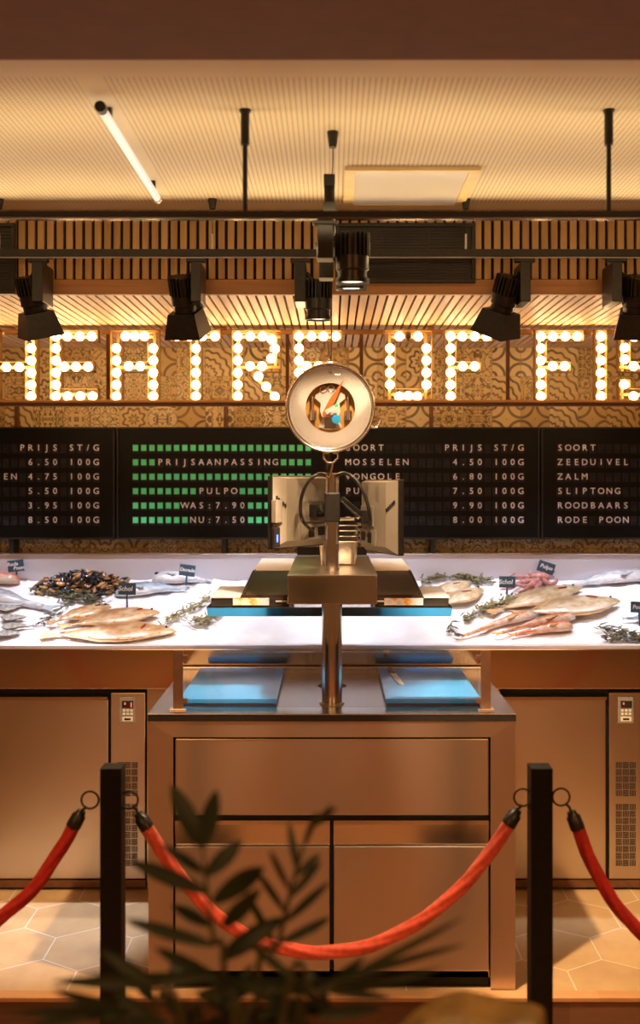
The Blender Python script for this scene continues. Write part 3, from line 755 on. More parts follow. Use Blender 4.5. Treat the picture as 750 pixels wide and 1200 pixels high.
letter('F', [vst(634.2), (634, T0, 684.5, T0+14), (634, mid0, 669.5, mid1)], [(634.2, y) for y in ROW]+[(648.4, 394), (662.8, 394), (677, 394), (648.2, 428.8), (662, 428.8)], 'bulb letter F directly left of the I')
letter('I', [vst(704.6)], [(704.6, y) for y in ROW], 'bulb letter I, a single upright near the right edge')
letter('S', [(725, T0, 782, T0+14), (725, T0, 739.5, mid1), (725, mid0, 782, mid1), (767.5, mid0, 782, B0), (725, B0-14, 782, B0), (725, 444, 739.5, B0)],
       [(743.5, 395), (757, 394), (770, 396), (732.5, 407.3), (732.5, 421), (743, 429), (757, 429.5), (769, 434), (774.5, 447), (771, 459), (757, 464.2), (743, 464.2), (732, 450.3)], 'bulb letter S at the right edge of the sign, cut by the frame')

# ------------------------------------------------------------------ split-flap boards
DF = 4.93; KP = DF/F
def board(px0, rows, label):
    """px0 = photo x of the first flap column"""
    x0 = P(px0-22, 0, DF).x; x1 = P(px0+224, 0, DF).x; z1 = P(0, 500.5, DF).z; z0 = P(0, 632, DF).z
    t = thing('split_flap_board', label, 'display board', ((x0+x1)/2, DF+0.04, z0), 'split-flap price boards')
    part('case', MB().box(x0+0.004, x1-0.004, DF, DF+0.085, z0+0.004, z1-0.004), M['board'], t)
    bz = MB(); w = 0.009
    bz.box(x0, x1, DF-0.010, DF+0.02, z1-w, z1, 0.002).box(x0, x1, DF-0.010, DF+0.02, z0, z0+w, 0.002)
    bz.box(x0, x0+w, DF-0.010, DF+0.02, z0+w, z1-w, 0.002).box(x1-w, x1, DF-0.010, DF+0.02, z0+w, z1-w, 0.002)
    part('bezel', bz, M['bezel'], t)
    for r_, txt in enumerate(rows):
        py = 525+r_*16.9; zc = P(0, py, DF).z; zc2 = zc
        fl = MB(); runs = []; prev = None
        txt = txt.ljust(22)
        for k in range(22):
            xc2 = P(px0+k*9.63, 0, DF).x; hw = 3.6*KP; hh = 5.2*KP; zf = zc-0.8*KP
            fl.box(xc2-hw, xc2+hw, DF-0.004, DF-0.0002, zf+0.0006, zf+hh, 0.0008).box(xc2-hw, xc2+hw, DF-0.004, DF-0.0002, zf-hh, zf-0.0006, 0.0008)
            c = txt[k]; kind = 'sp' if c == ' ' else ('green' if c == '#' else 'text')
            if kind == 'sp': prev = kind; continue
            if kind != prev: runs.append((kind, MB()))
            prev = kind
            if kind == 'green': runs[-1][1].box(xc2-3.1*KP, xc2+3.1*KP, DF-0.0052, DF-0.0041, zc-3.4*KP, zc+3.6*KP)
            else: add_text(runs[-1][1], c, 0.044, xc2, DF-0.0049, zc)
        fo = part('flap_row', fl, M['flap'], t)
        for kind, rb in runs: part('lettering' if kind == 'text' else 'green_flaps', rb, M['char'] if kind == 'text' else M['green'], fo)
g = '#'
board(113-21*9.63, [' '*12+'PRIJS ST/G', ' '*13+'6.50 100G', ' '*10+'EN 4.75 100G', ' '*13+'5.50 100G', ' '*13+'3.95 100G', ' '*13+'8.50 100G'],
      'black split-flap price board at the left edge, cut by the frame')
board(159, [g*22, g*3+'PRIJSAANPASSING'+g*4, g*22, g*8+'PULPO'+g*9, g*6+'WAS:7.90'+g*8, g*7+'NU:7.50'+g*8], 'black split-flap board with green squares announcing a price change')
board(408, ['SOORT       PRIJS ST/G', 'MOSSELEN     4.50 100G', 'VONGOLE      6.80 100G', 'PULPO        7.50 100G', '             9.90 100G', 'TA           8.00 100G'],
      'black split-flap price board listing mosselen, right of the hanging scale')
board(656, ['SOORT', 'ZEEDUIVEL', 'ZALM', 'SLIPTONG', 'ROODBAARS', 'RODE POON'], 'black split-flap price board listing zeeduivel at the right edge')
mb = MB()
for px in (12, 262, 508):
    xx = P(px, 0, DF).x
    t = solo('board_support', MB().box(xx-0.012, xx+0.012, 4.945, 5.03, P(0, 650, 4.95).z-0.02, 1.441-0.001, 0.002), M['black'],
             {12: 'black support post under the leftmost price board', 262: 'black support post under the green-squared board', 508: 'black support post under the mosselen board'}[px], 'support', 'posts under the price boards')
    t = solo('board_hanger', MB().box(xx-0.010, xx+0.010, 5.025, 5.049, 2.006, sz(470)+0.05, 0.002), M['brownbar'],
             {12: 'brown upright bar on the tiles above the leftmost price board', 262: 'brown upright bar on the tiles above the green-squared board', 508: 'brown upright bar on the tiles above the mosselen board'}[px], 'bar', 'brown bars above the price boards')

# ------------------------------------------------------------------ fish display
D0 = 4.15; IZ0 = 1.045; IS = 0.305; IY0 = 4.18; IY1 = 4.83
def ice_y(py): return (H-IZ0+IY0*IS)/(IS+(py-CY)/F)
def ice_p(px, py):
    y = ice_y(py); return Vector(((px-CX)*y/F, y, IZ0+IS*(y-IY0)))
ITX = Vector((1, 0, 0)); ITY = Vector((0, 1, IS)).normalized(); ITN = ITX.cross(ITY).normalized()
t = thing('fish_display', 'long stainless steel fish counter filled with ice along the tiled wall', 'display counter', (0, 4.5, 0.86))
part('front_panel', MB().box(XL, XR, D0, D0+0.02, 0.857, 1.026, 0.003), M['mirror'], t)
part('front_lip', MB().box(XL, XR, D0-0.008, D0+0.035, 1.0265, 1.044, 0.004), M['splash'], t)
tr = MB(); tr.prism([(D0+0.021, 0.88), (4.88, 0.88), (4.88, IZ0+IS*(4.88-IY0)-0.03), (D0+0.036, IZ0-0.035)], XL, XR, 'X'); part('tray', tr, M['steel'], t)
zsp = P(0, 648, 4.87).z
part('splash_back', MB().box(XL, XR, 4.862, 4.88, IZ0+IS*(4.86-IY0)-0.02, zsp-0.006, 0.001), M['splash'], t)
part('splash_rim', MB().box(XL, XR, 4.852, 4.93, zsp-0.0055, zsp, 0.002), M['polished'], t)
ic = MB(); nx, ny = 300, 46; vs = []
for j in range(ny+1):
    for i in range(nx+1):
        x = XL+0.01+(XR-XL-0.02)*i/nx; y = IY0+0.006+(4.855-IY0-0.006)*j/ny
        h = noise.noise(Vector((x*9, y*9, 3)))*0.010+noise.noise(Vector((x*45, y*45, 7)))*0.004-0.006
        e_ = min(1, j/4)
        vs.append((x, y, IZ0+IS*(y-IY0)+h*e_-0.004*(1-e_)))
fs = [(j*(nx+1)+i, j*(nx+1)+i+1, (j+1)*(nx+1)+i+1, (j+1)*(nx+1)+i) for j in range(ny) for i in range(nx)]
ic.add(vs, fs, True)
solo('crushed_ice', ic, M['ice'], 'bed of white crushed ice filling the fish counter', 'ice', kind='stuff')

# refrigerated cabinets under the display
def cabinet(dx0, dx1, cx0, cx1, label, hinge):
    D = D0+0.02; f = lambda px: (px-CX)*D/F; zz = lambda py: H-(py-CY)*D/F
    x0, x1 = min(f(dx0), f(cx0)), max(f(dx1), f(cx1))
    t = thing('refrigerated_cabinet', label, 'cabinet', ((x0+x1)/2, D+0.25, 0), 'fridges under the fish counter')
    part('body', MB().box(x0, x1, D+0.021, 4.80, 0.055, 0.8555), M['matte'], t)
    part('plinth', MB().box(x0, x1, D+0.05, 4.75, 0.0005, 0.0545), M['matte'], t)
    b = MB().box(x0, x1, D-0.006, D+0.02, zz(1039.5), zz(1031), 0.002); part('bottom_rail', b, M['bronze'], t)
    d = MB().box(f(dx0)+0.004, f(dx1)-0.004, D, D+0.0205, zz(1030), zz(820), 0.004); do = part('door', d, M['steel'], t)
    h = MB().prism([(D-0.014, zz(819.5)), (D-0.014, zz(816)), (D+0.02, zz(813)), (D+0.02, zz(819.5))], f(dx0)+0.004, f(dx1)-0.004, 'X'); part('handle', h, M['polished'], do)
    c = MB().box(f(cx0)+0.003, f(cx1)-0.003, D, D+0.0205, zz(1030), zz(812), 0.003); cp = part('control_panel', c, M['steel'], t)
    m = (cx0+cx1)/2 if cx1 < 400 else cx0+20.5
    k = MB().box(f(m-9.5), f(m+8.5), D-0.004, D-0.0003, zz(847), zz(817), 0.001); ct = part('controller', k, M['greyplastic'], cp)
    k = MB().box(f(m-6.5), f(m+6.5), D-0.0065, D-0.0043, zz(829), zz(821)); 
    k.cur = 1; k.box(f(m-4), f(m-2.4), D-0.0072, D-0.0066, zz(825.2), zz(823)); 
    if cx1 < 400: k.box(f(m+3.5), f(m+4.8), D-0.0072, D-0.0066, zz(828), zz(823))
    k.cur = 2
    for rr in range(2):
        for cc in range(3): k.box(f(m-6+cc*4.4), f(m-3+cc*4.4), D-0.006, D-0.0043, zz(833.5+rr*4), zz(830.8+rr*4), 0.0004)
    k.box(f(m-6.5), f(m+6), D-0.006, D-0.0043, zz(845), zz(839.5), 0.0004)
    k.cur = 0; k.box(f(m-4), f(m+3.5), D-0.0064, D-0.0061, zz(843.6), zz(841.2))
    part('controller_face', k, [M['black'], M['redled'], M['cream']], cp)
    gx = m-12.5; cw = 8.1
    for (y0, n) in ((892.5, 5), (941.5, 9)):
        v = MB()
        for rr in range(n):
            for cc in range(3):
                hor = (rr+cc) % 2 == 1; bx = gx+cc*cw; by = y0+rr*8.2
                for q in range(5):
                    if hor: v.box(f(bx+0.5), f(bx+7.5), D-0.0012, D-0.0004, zz(by+1.6+q*1.5), zz(by+0.7+q*1.5))
                    else: v.box(f(bx+0.7+q*1.5), f(bx+1.6+q*1.5), D-0.0012, D-0.0004, zz(by+7.6), zz(by+0.6))
        part('vent_slots', v, M['matte'], cp)
cabinet(-140, 128, 129, 171, 'stainless under-counter fridge left of the service counter', 1)
cabinet(588, 711, 713, 768, 'stainless under-counter fridge right of the service counter', 1)
# filler panels beside the hidden centre
f = lambda px: (px-CX)*(D0+0.02)/F
solo('filler_panel', MB().box(f(172), f(586), D0+0.021, 4.75, 0.0005, 0.8555, 0.003), M['steelv'], 'steel panel between the two fridges behind the service counter', 'panel')

# ------------------------------------------------------------------ service counter
DCF = 3.35; ZT = 0.945
f = lambda px, D=DCF: (px-CX)*D/F
zz = lambda py, D=DCF: H-(py-CY)*D/F
t = thing('service_counter', 'stainless steel service counter with drawer and two doors in the middle', 'counter', (0, 3.72, 0))
part('body', MB().box(f(174)+0.03, f(604)-0.03, DCF+0.030, 4.12, 0.03, ZT-0.0262), M['steelv'], t)
fr = MB()
fr.prism([(f(174), zz(845.4)), (f(604), zz(845.4)), (f(575), zz(864)), (f(203), zz(864))], DCF, DCF+0.029, 'Y')
part('frame_rail', fr, M['steel'], t)
fr = MB().prism([(f(174), 0.001), (f(203), 0.001), (f(203), zz(864)), (f(174), zz(845.4))], DCF, DCF+0.6, 'Y'); part('frame_post', fr, M['steelv'], t)
fr = MB().prism([(f(604), 0.001), (f(575), 0.001), (f(575), zz(864)), (f(604), zz(845.4))], DCF, DCF+0.6, 'Y'); part('frame_post', fr, M['steelv'], t)
part('recess', MB().box(f(203)+0.0005, f(575)-0.0005, DCF+0.024, DCF+0.0295, 0.06, zz(864.5)), M['matte'], t)
part('drawer_front', MB().box(f(205), f(573), DCF+0.003, DCF+0.0235, zz(956), zz(866), 0.004), M['steel'], t)
for a, b_ in ((205, 386.5), (391, 573)):
    dr = part('door', MB().box(f(a), f(b_), DCF+0.003, DCF+0.0235, zz(1139), zz(992.5), 0.004), M['steel'], t)
    h = MB().prism([(DCF+0.0235, zz(992)), (DCF+0.014, zz(992)), (DCF+0.0035, zz(967)), (DCF+0.003, zz(962)), (DCF+0.0235, zz(962))], f(a), f(b_), 'X'); part('grip_profile', h, M['polished'], dr)
part('plinth', MB().box(f(204), f(574), DCF+0.03, DCF+0.05, 0.0005, 0.06), M['matte'], t)
t = thing('worktop', 'flat stainless worktop with dark front edge on the service counter', 'worktop', (0, 3.73, ZT-0.026))
part('slab', MB().box(f(173), f(605), DCF-0.004, 4.125, ZT-0.004, ZT, 0.001), M['steeltop'], t)
part('edge', MB().box(f(173)+0.001, f(605)-0.001, DCF-0.003, 4.124, ZT-0.0255, ZT-0.0042), M['black'], t)
part('cable_hole', MB().lathe([(0, ZT+0.0006), (0.052, ZT+0.0006), (0.055, ZT+0.0001)], (0, 3.80, 0), 32), M['matte'], t)
part('upstand', MB().box(f(205, 4.12), f(575, 4.12), 4.112, 4.124, ZT+0.0005, ZT+0.012, 0.002), M['polished'], t)

# glass guard
DG = 3.405
t = thing('glass_guard', 'low clear glass screen held by two bronze bars on the worktop', 'glass screen', (0, DG, ZT))
for s_, (a, b_) in ((-1, (203, 214.5)), (1, (563.5, 575))):
    x0, x1 = f(a, DG), f(b_, DG)
    po = part('post', MB().box(x0, x1, DG-0.004, DG+0.006, ZT+0.006, zz(762, DG), 0.001), M['bronze'], t)
    part('foot_plate', MB().box(x0-0.012, x1+0.012, DG-0.012, DG+0.022, ZT+0.0004, ZT+0.0058, 0.001), M['polished'], po)
    for py in (770, 821):
        xa = x1 if s_ < 0 else x0
        part('clip', MB().box(xa-0.002*s_*0, xa-s_*0.016, DG-0.006, DG+0.008, zz(py+2.5, DG), zz(py-2.5, DG), 0.001), M['bronze'], po)
part('pane', MB().box(f(217, DG), f(561, DG), DG-0.003, DG+0.003, ZT+0.006, zz(764, DG)), M['glass'], t)

# cutting boards and knife
for a, b_, lab in ((-0.54, -0.195, 'blue cutting board on the left half of the worktop'), (0.19, 0.528, 'blue cutting board on the right half, with a knife on it')):
    t = thing('cutting_board', lab, 'cutting board', ((a+b_)/2, 3.74, ZT+0.0005), 'blue cutting boards on the worktop')
    part('board', MB().box(a, b_, 3.47, 4.035, ZT+0.0065, ZT+0.024, 0.003), M['cutboard'], t)
    part('base', MB().box(a+0.004, b_-0.004, 3.474, 4.031, ZT+0.0006, ZT+0.0063), M['darkblue'], t)
t = thing('kitchen_knife', 'small knife with pale blade lying on the right cutting board', 'knife', (0.24, 3.9, ZT+0.0245))
A = Vector((0.235, 4.01, ZT+0.026)); B = Vector((0.262, 3.70, ZT+0.026)); d = (B-A).normalized(); n_ = Vector((d.y, -d.x, 0))
kb = MB(); pts = [(0.10, -0.011), (0.10, 0.011), (0.22, 0.013), (0.30, 0.006), (0.315, -0.009), (0.2, -0.011)]
kb.prism([((A+d*u+n_*w_).x, (A+d*u+n_*w_).y) for u, w_ in pts], ZT+0.0247, ZT+0.0275, 'Z'); part('blade', kb, M['chalk'], t)
part('handle', MB().tube([A+Vector((0, 0, 0.004)), A+d*0.05+Vector((0, 0, 0.005)), A+d*0.105+Vector((0, 0, 0.003))], [0.009, 0.011, 0.008], 10, flat=0.6), M['bronze'], t)

# ------------------------------------------------------------------ scale tower
ZB0, ZB1 = 1.316, 1.418; YP = 3.50
t = thing('scale_tower', 'steel pole with box housing and shelf carrying the weighing scales', 'scale stand', (0, YP, ZT))
part('pole', MB().cyl((0, YP, ZT+0.0006), (0, YP, ZB0-0.0003), 0.0365, n=40), M['polished'], t)
part('pole_flange', MB().lathe([(0.0366, ZT+0.006), (0.043, ZT+0.005), (0.045, ZT+0.0006)], (0, YP, 0), 40), M['steelv'], t)
hb = part('housing', MB().box(-0.152, 0.155, 3.36, 4.22, ZB0, ZB1-0.004, 0.004), M['mirror'], t)
part('top_plate', MB().box(-0.1525, 0.1555, 3.358, 4.22, ZB1-0.0038, ZB1, 0.001), M['panstl'], hb)
part('vent_edge', MB().box(-0.15, 0.15, 4.221, 4.24, ZB1-0.03, ZB1+0.035, 0.003), M['blackm'], hb)
zs1 = P(0, 711.5, 3.55).z; zs0 = P(0, 724, 3.55).z
sp_ = MB()
for xa, xb in (((242-CX)*3.55/F, -0.0372), (0.0372, (530-CX)*3.55/F)):
    sp_.prism([(3.55, zs1), (3.55, zs1-0.003), (3.588, zs0), (3.98, zs0), (3.98, zs1)], xa, xb, 'X')
sp_.box(-0.0371, 0.0371, 3.60, 3.98, zs0, zs1)
part('shelf', sp_, M['mirror'], t)
part('upper_pole', MB().cyl((0.0, 3.53, ZB1-0.0002), (0.0, 3.53, 1.762), 0.0258, n=32), M['polished'], t)
part('pole_cap', MB().cyl((0.0, 3.53, 1.7622), (0.0, 3.53, 1.768), 0.0245, n=32), M['steelv'], t)
cl = part('clamp', MB().box(-0.027, 0.029, 3.498, 3.562, P(0, 612, 3.5).z, P(0, 577, 3.5).z, 0.006), M['black'], t)

# retail scales on the shelf
def scale_unit(s, label):
    X = lambda v: s*v
    y0 = 3.57
    t = thing('retail_scale', label, 'scale', (X(0.28), 3.75, zs1), 'retail scales on the tower shelf')
    bb = MB(); a, c = (0.15, 0.44) if s < 0 else (0.15, 0.425)
    part('base', MB().box(X(0.157), X(c), y0, 3.92, zs1+0.0006, zs1+0.030, 0.003), M['black'], t)
    part('weighing_plate', MB().box(X(0.335), X(c+0.004), y0-0.004, 3.90, zs1+0.0302, zs1+0.037, 0.002), M['splash'], t)
    hd = MB(); z_ = zs1+0.0303
    vs = [(X(0.158), y0+0.004, z_), (X(0.332), y0+0.004, z_), (X(0.332), 4.06, z_), (X(0.158), 4.06, z_),
          (X(0.158), y0+0.004, z_+0.012), (X(0.330), y0+0.004, z_+0.012), (X(0.328), 4.05, 1.366), (X(0.158), 4.05, 1.366)]
    hd.add(vs, [(0, 1, 2, 3), (4, 5, 6, 7), (0, 1, 5, 4), (1, 2, 6, 5), (2, 3, 7, 6), (3, 0, 4, 7)]); part('hood', hd, M['darkhood'], t)
    part('hood_rib', MB().tube([(X(0.318), y0+0.012, z_+0.0135), (X(0.316), 4.04, 1.3675)], 0.004, 8), M['blackm'], t)
    kn = MB().sphere((X(0.318), 4.035, 1.3685), 0.007, 12, 8); kn.sphere((X(0.235), 3.80, z_+0.0275), 0.006, 12, 8, (1, 1, 0.5)); part('screw', kn, M['polished'], t)
    rp = MB(); vs = [(X(0.158), 4.061, z_), (X(0.325), 4.061, z_), (X(0.300), 4.20, 1.33), (X(0.158), 4.20, 1.33),
                     (X(0.158), 4.061, 1.367), (X(0.325), 4.061, 1.367), (X(0.300), 4.20, 1.405), (X(0.158), 4.20, 1.405)]
    rp.add(vs, [(0, 1, 2, 3), (4, 5, 6, 7), (0, 1, 5, 4), (1, 2, 6, 5), (2, 3, 7, 6), (3, 0, 4, 7)]); part('rear_cover', rp, M['cream'], t)
    lx = (0.228, 0.360) if s < 0 else (0.19, 0.332)
    part('label_window', MB().box(X(lx[0]), X(lx[1]), y0-0.007, y0-0.0045, zs1+0.005, zs1+0.031, 0.001), M['label'], t, label='orange and blue mottled label strip')
    part('button', MB().box(X(0.165), X(0.205), y0-0.004, y0-0.0005, zs1+0.016, zs1+0.022, 0.001), M['white'], t)
scale_unit(-1, 'dark retail scale on the left side of the tower shelf')
scale_unit(1, 'dark retail scale on the right side of the tower shelf')
# monitors on arms
def monitor(outer, inner, ztop, h, label, s):
    O = Vector(outer); I = Vector(inner); u = (I-O); w = u.length; u.normalize()
    # local frame: x from outer edge to inner edge, y away from camera (screen side), z up
    yv = Vector((0, 0, 1)).cross(u);
    if yv.y < 0: yv = -yv
    mx = Matrix(((u.x, yv.x, 0, O.x), (u.y, yv.y, 0, O.y), (0, 0, 1, ztop-h), (0, 0, 0, 1)))
    t = thing('customer_monitor', label, 'monitor', (O.x+u.x*w/2, O.y+u.y*w/2, ztop-h), 'monitors on the scale tower')
    part('bezel', MB().box(0, w, 0.012, 0.034, 0, h, 0.004, mx), M['black'], t)
    part('screen', MB().box(0.012, w-0.012, 0.0342, 0.0355, 0.012, h-0.012, 0, mx), M['board'], t)
    sh = MB(); e = 0.028
    vs = [(0.004, 0.0118, 0.004), (w-0.004, 0.0118, 0.004), (w-0.004, 0.0118, h-0.004), (0.004, 0.0118, h-0.004),
          (e*1.6, -0.016, e), (w-e, -0.016, e), (w-e, -0.016, h-0.010), (e*1.6, -0.016, h-0.010)]
    sh.add([mx @ Vector(v) for v in vs], [(0, 1, 2, 3), (4, 5, 6, 7), (0, 1, 5, 4), (1, 2, 6, 5), (2, 3, 7, 6), (3, 0, 4, 7)]); shell = part('back_shell', sh, M['monback'], t)
    v = MB()
    for k in range(7):
        z = h-0.03-k*0.008
        v.box(w*0.36, w*0.48, -0.0172, -0.0163, z, z+0.003, 0, mx); v.box(w*0.68, w*0.78, -0.0172, -0.0163, z, z+0.003, 0, mx)
    part('vent_slots', v, M['greyplastic'], shell)
    v = MB()
    for k in range(5): v.box(0.012+k*0.0065, 0.016+k*0.0065, -0.006+0.004-k*0.0042, 0.004-k*0.0042, h*0.68-k*0.007, h*0.68-k*0.007+0.012, 0, mx)
    part('side_vents', v, M['matte'], shell)
    pl = MB().box(w*0.50, w*0.88, -0.023, -0.0163, h*0.36, h*0.64, 0.002, mx); part('mount_plate', pl, M['greyplastic'], t)
    pk = MB().box(w*0.42, w*0.92, -0.022, -0.0163, h*0.10, h*0.32, 0.002, mx); part('port_cover', pk, M['monback'], t)
    pk = MB().box(w*0.55, w*0.66, -0.0235, -0.0222, h*0.14, h*0.28, 0, mx).box(w*0.74, w*0.86, -0.0235, -0.0222, h*0.16, h*0.28, 0, mx); part('port_opening', pk, M['matte'], t)
    return t, mx, w
zt_ = 1.758; hm = 0.262
tl, mL, wL = monitor((-0.203, 3.47, 0), (-0.020, 3.70, 0), zt_, hm, 'left of the two grey-backed monitors clamped to the scale pole', -1)
tr_, mR, wR = monitor((0.222, 3.43, 0), (0.115, 3.69, 0), 1.744, 0.268, 'right of the two grey-backed monitors clamped to the scale pole', 1)
part('card_reader', MB().box(-0.006, 0.030, -0.012, 0.011, hm*0.36, hm*0.67, 0.003, mL), M['greyplastic'], tl)
part('side_cover', MB().box(-0.004, 0.026, -0.004, 0.011, 0.008, hm*0.30, 0.003, mL), M['black'], tl)
part('status_light', MB().box(0.006, 0.013, -0.0062, -0.0042, hm*0.10, hm*0.20, 0.001, mL), M['blueled'], tl)
zA = P(0, 597, 3.5).z
def wp(mx, x, y, z): return mx @ Vector((x, y, z))
for nm, pts, r_ in (('arm', [(-0.030, 3.53, P(0, 595, 3.5).z), wp(mL, wL*0.63, -0.045, hm*0.50)], 0.016), ('arm', [(0.034, 3.53, P(0, 585, 3.5).z), wp(mR, wR*0.62, -0.05, 0.265*0.50)], 0.013)):
    part(nm, MB().tube(pts, r_, 12), M['black'], t if False else cl)
for mx_, w_, tt in ((mL, wL, tl), (mR, wR, tr_)):
    j = MB().box(w_*0.55, w_*0.80, -0.060, -0.0233, hm*0.42, hm*0.60, 0.004, mx_); jo = part('joint', j, M['black'], tt)
    p0 = wp(mx_, w_*0.62, -0.064, hm*0.51); part('joint_bolt', MB().sphere(p0, 0.011, 14, 8), M['polished'], jo)
for pts, lab in (([(-0.012, 3.52, 1.758), (-0.045, 3.47, 1.764), (-0.085, 3.46, 1.735), (-0.110, 3.47, 1.67), (-0.105, 3.48, 1.60), wp(mL, wL*0.6, -0.03, hm*0.22)], 'black cable from the pole top to the left monitor'),
            ([(0.012, 3.52, 1.758), (0.045, 3.47, 1.766), (0.085, 3.45, 1.742), (0.118, 3.44, 1.68), (0.135, 3.45, 1.60), wp(mR, wR*0.6, -0.03, hm*0.25)], 'black cable from the pole top to the right monitor')):
    solo('monitor_cable', MB().tube(bez(pts, 40), 0.0062, 10), M['blackm'], lab, 'cable', 'monitor cables on the scale pole')

# nested steel pans behind the upper pole
YN = 3.80; xn = P(396, 0, YN).x
def pan_mesh(h, w, d):
    mb = MB(); n = 8
    def ring(hw, hd, z, r=0.02):
        out = []
        for cx_, cy_, a0 in ((hw-r, hd-r, 0), (-hw+r, hd-r, 90), (-hw+r, -hd+r, 180), (hw-r, -hd+r, 270)):
            for k in range(5): a = R(a0+k*22.5); out.append((cx_+r*math.cos(a), cy_+r*math.sin(a), z))
        return out
    rings = [ring(w*0.84, d*0.84, 0.004), ring(w*0.86, d*0.86, 0.0), ring(w*0.88, d*0.88, 0.006), ring(w*0.95, d*0.95, h-0.004), ring(w+0.008, d+0.008, h-0.003), ring(w+0.008, d+0.008, h), ring(w*0.94, d*0.94, h-0.001), ring(w*0.87, d*0.87, 0.008)]
    N = len(rings[0]); vs = [v for r in rings for v in r]; fs = []
    for i in range(len(rings)-1):
        for k in range(N): fs.append((i*N+k, i*N+(k+1) % N, (i+1)*N+(k+1) % N, (i+1)*N+k))
    fs.append(tuple(range(N-1, -1, -1))); fs.append(tuple(range((len(rings)-1)*N, len(rings)*N)))
    mb.add(vs, fs, True); return mb.mesh('steel_pan', [M['panstl']])
pm = pan_mesh(0.092, 0.076, 0.085)
zp = ZB1+0.0006
for k in range(5):
    o = bpy.data.objects.new('steel_pan', pm); C.objects.link(o); o.location = (xn+0.004*(k % 2), YN, zp+k*0.0205)
    o['label'] = ['steel pan at the bottom of the nested stack behind the pole', 'second steel pan from the bottom of the nested stack', 'middle steel pan of the nested stack behind the pole', 'second steel pan from the top of the nested stack', 'topmost steel pan of the nested stack behind the pole'][k]
    o['category'] = 'pan'; o['group'] = 'nested steel pans on the housing'

# ------------------------------------------------------------------ hanging dial scale
YS = 3.45; sc_ = YS/F; cxs = (387-CX)*sc_; czs = H-(478-CY)*sc_; r_o = 52*sc_
t = thing('hanging_scale', 'round white dial scale hanging in the centre with an orange pointer', 'scale', (cxs, YS, czs-r_o))
def cyY(r0, r1, ya, yb): return None
ri = 29*sc_
bd = MB().lathe([(0, YS+0.07), (r_o*0.80, YS+0.07), (r_o*0.97, YS+0.055), (r_o*0.985, YS+0.0), (r_o*0.985, YS-0.012)], (cxs, 0, czs), 64, 'Y'); part('body', bd, M['white'], t)
rm = MB().torus((cxs, YS-0.012, czs), r_o*0.98, 0.0045, 'Y', 72, 10).torus((cxs, YS-0.013, czs), r_o*0.93, 0.0022, 'Y', 72, 8); part('rim', rm, M['polished'], t)
dl = MB().lathe([(r_o*0.955, YS-0.006), (r_o*0.955, YS-0.010), (ri, YS-0.010), (ri, YS+0.004)], (cxs, 0, czs), 72, 'Y'); df = part('dial_face', dl, M['white'], t)
tk = MB()
for i in range(100):
    a = 2*PI*i/100; L = 0.012 if i % 10 == 0 else (0.008 if i % 5 == 0 else 0.005); rr = r_o*0.88
    mx = Matrix.Translation((cxs, 0, czs)) @ Matrix.Rotation(a, 4, 'Y')
    tk.box(-0.0004, 0.0004, YS-0.0108, YS-0.0102, rr-L, rr, 0, mx)
add_text(tk, 'kg', 0.016, cxs, YS-0.0106, czs+r_o*0.80)
part('tick_marks', tk, M['tick'], df)
sc2 = MB()
for i in range(6):
    a = R(30+60*i); sc2.sphere((cxs+math.cos(a)*r_o*0.925, YS-0.0105, czs+math.sin(a)*r_o*0.925), 0.003, 10, 6)
part('screw', sc2, M['bronze'], df)
bp = MB().lathe([(0, YS+0.045), (ri*1.02, YS+0.045), (ri*1.02, YS+0.004)], (cxs, 0, czs), 48, 'Y'); part('window_back', bp, M['gold'], t)
br = MB(); q = sc_
half = [(-3, 24), (-17, 16), (-18, 12), (-11, 6), (-12, -4), (-9, -12), (-14, -22), (-8, -24), (-4, -10), (4, -10), (8, -24), (14, -22), (9, -12), (12, -4), (11, 6), (18, 12), (17, 16), (3, 24)]
br.prism([(cxs+x*q, czs+z*q) for x, z in half], YS+0.020, YS+0.026, 'Y'); me_ = part('mechanism_bracket', br, M['white'], t)
w = MB()
for s_ in (-1, 1):
    w.cyl((cxs+s_*21*q, YS+0.025, czs-14*q), (cxs+s_*21*q, YS+0.025, czs-3*q), 4.6*q, n=18); w.cyl((cxs+s_*21*q, YS+0.025, czs-3*q), (cxs+s_*21*q, YS+0.025, czs+14*q), 1.6*q, n=12)
w.box(cxs-7*q, cxs+7*q, YS+0.012, YS+0.019, czs-25*q, czs-10*q, 0.002); w.torus((cxs+1*q, YS+0.018, czs+23*q), 4*q, 0.0022, 'Y', 20, 8); w.torus((cxs-8*q, YS+0.018, czs+22*q), 4*q, 0.002, 'Y', 20, 8)
part('spring_cylinder', w, M['polished'], t)
a = P(380, 486, YS); b_ = P(404, 443, YS); d = (b_-a).normalized(); n_ = Vector((d.z, 0, -d.x))
pt = MB().prism([((a+d*s_+n_*w_).x, (a+d*s_+n_*w_).z) for s_, w_ in ((-0.006, 0.005), (-0.006, -0.005), (0.004, -0.008), (0.06, -0.010), (0.142, 0), (0.06, 0.010), (0.004, 0.008))], YS-0.0135, YS-0.0115, 'Y'); part('pointer', pt, M['orange'], t)
m_ = Matrix.Translation(P(387.5, 480.5, YS)) @ Matrix.Rotation(R(-30), 4, 'Y')
tg = MB().box(-0.021, 0.021, -0.0165, -0.0137, -0.0085, 0.0085, 0.002, m_); to = part('pointer_tag', tg, M['white'], t)
part('green_dot', MB().lathe([(0, YS-0.0175), (0.0065, YS-0.0175), (0.0065, YS-0.0166)], (P(394, 475.5, YS).x, 0, P(394, 475.5, YS).z), 20, 'Y'), M['greensticker'], to)
part('blue_dot', MB().lathe([(0, YS-0.0135), (0.0155, YS-0.0135), (0.0155, YS-0.010), (0, YS-0.010)], (P(394, 491.5, YS).x, 0, P(394, 491.5, YS).z), 28, 'Y'), M['blue'], t)
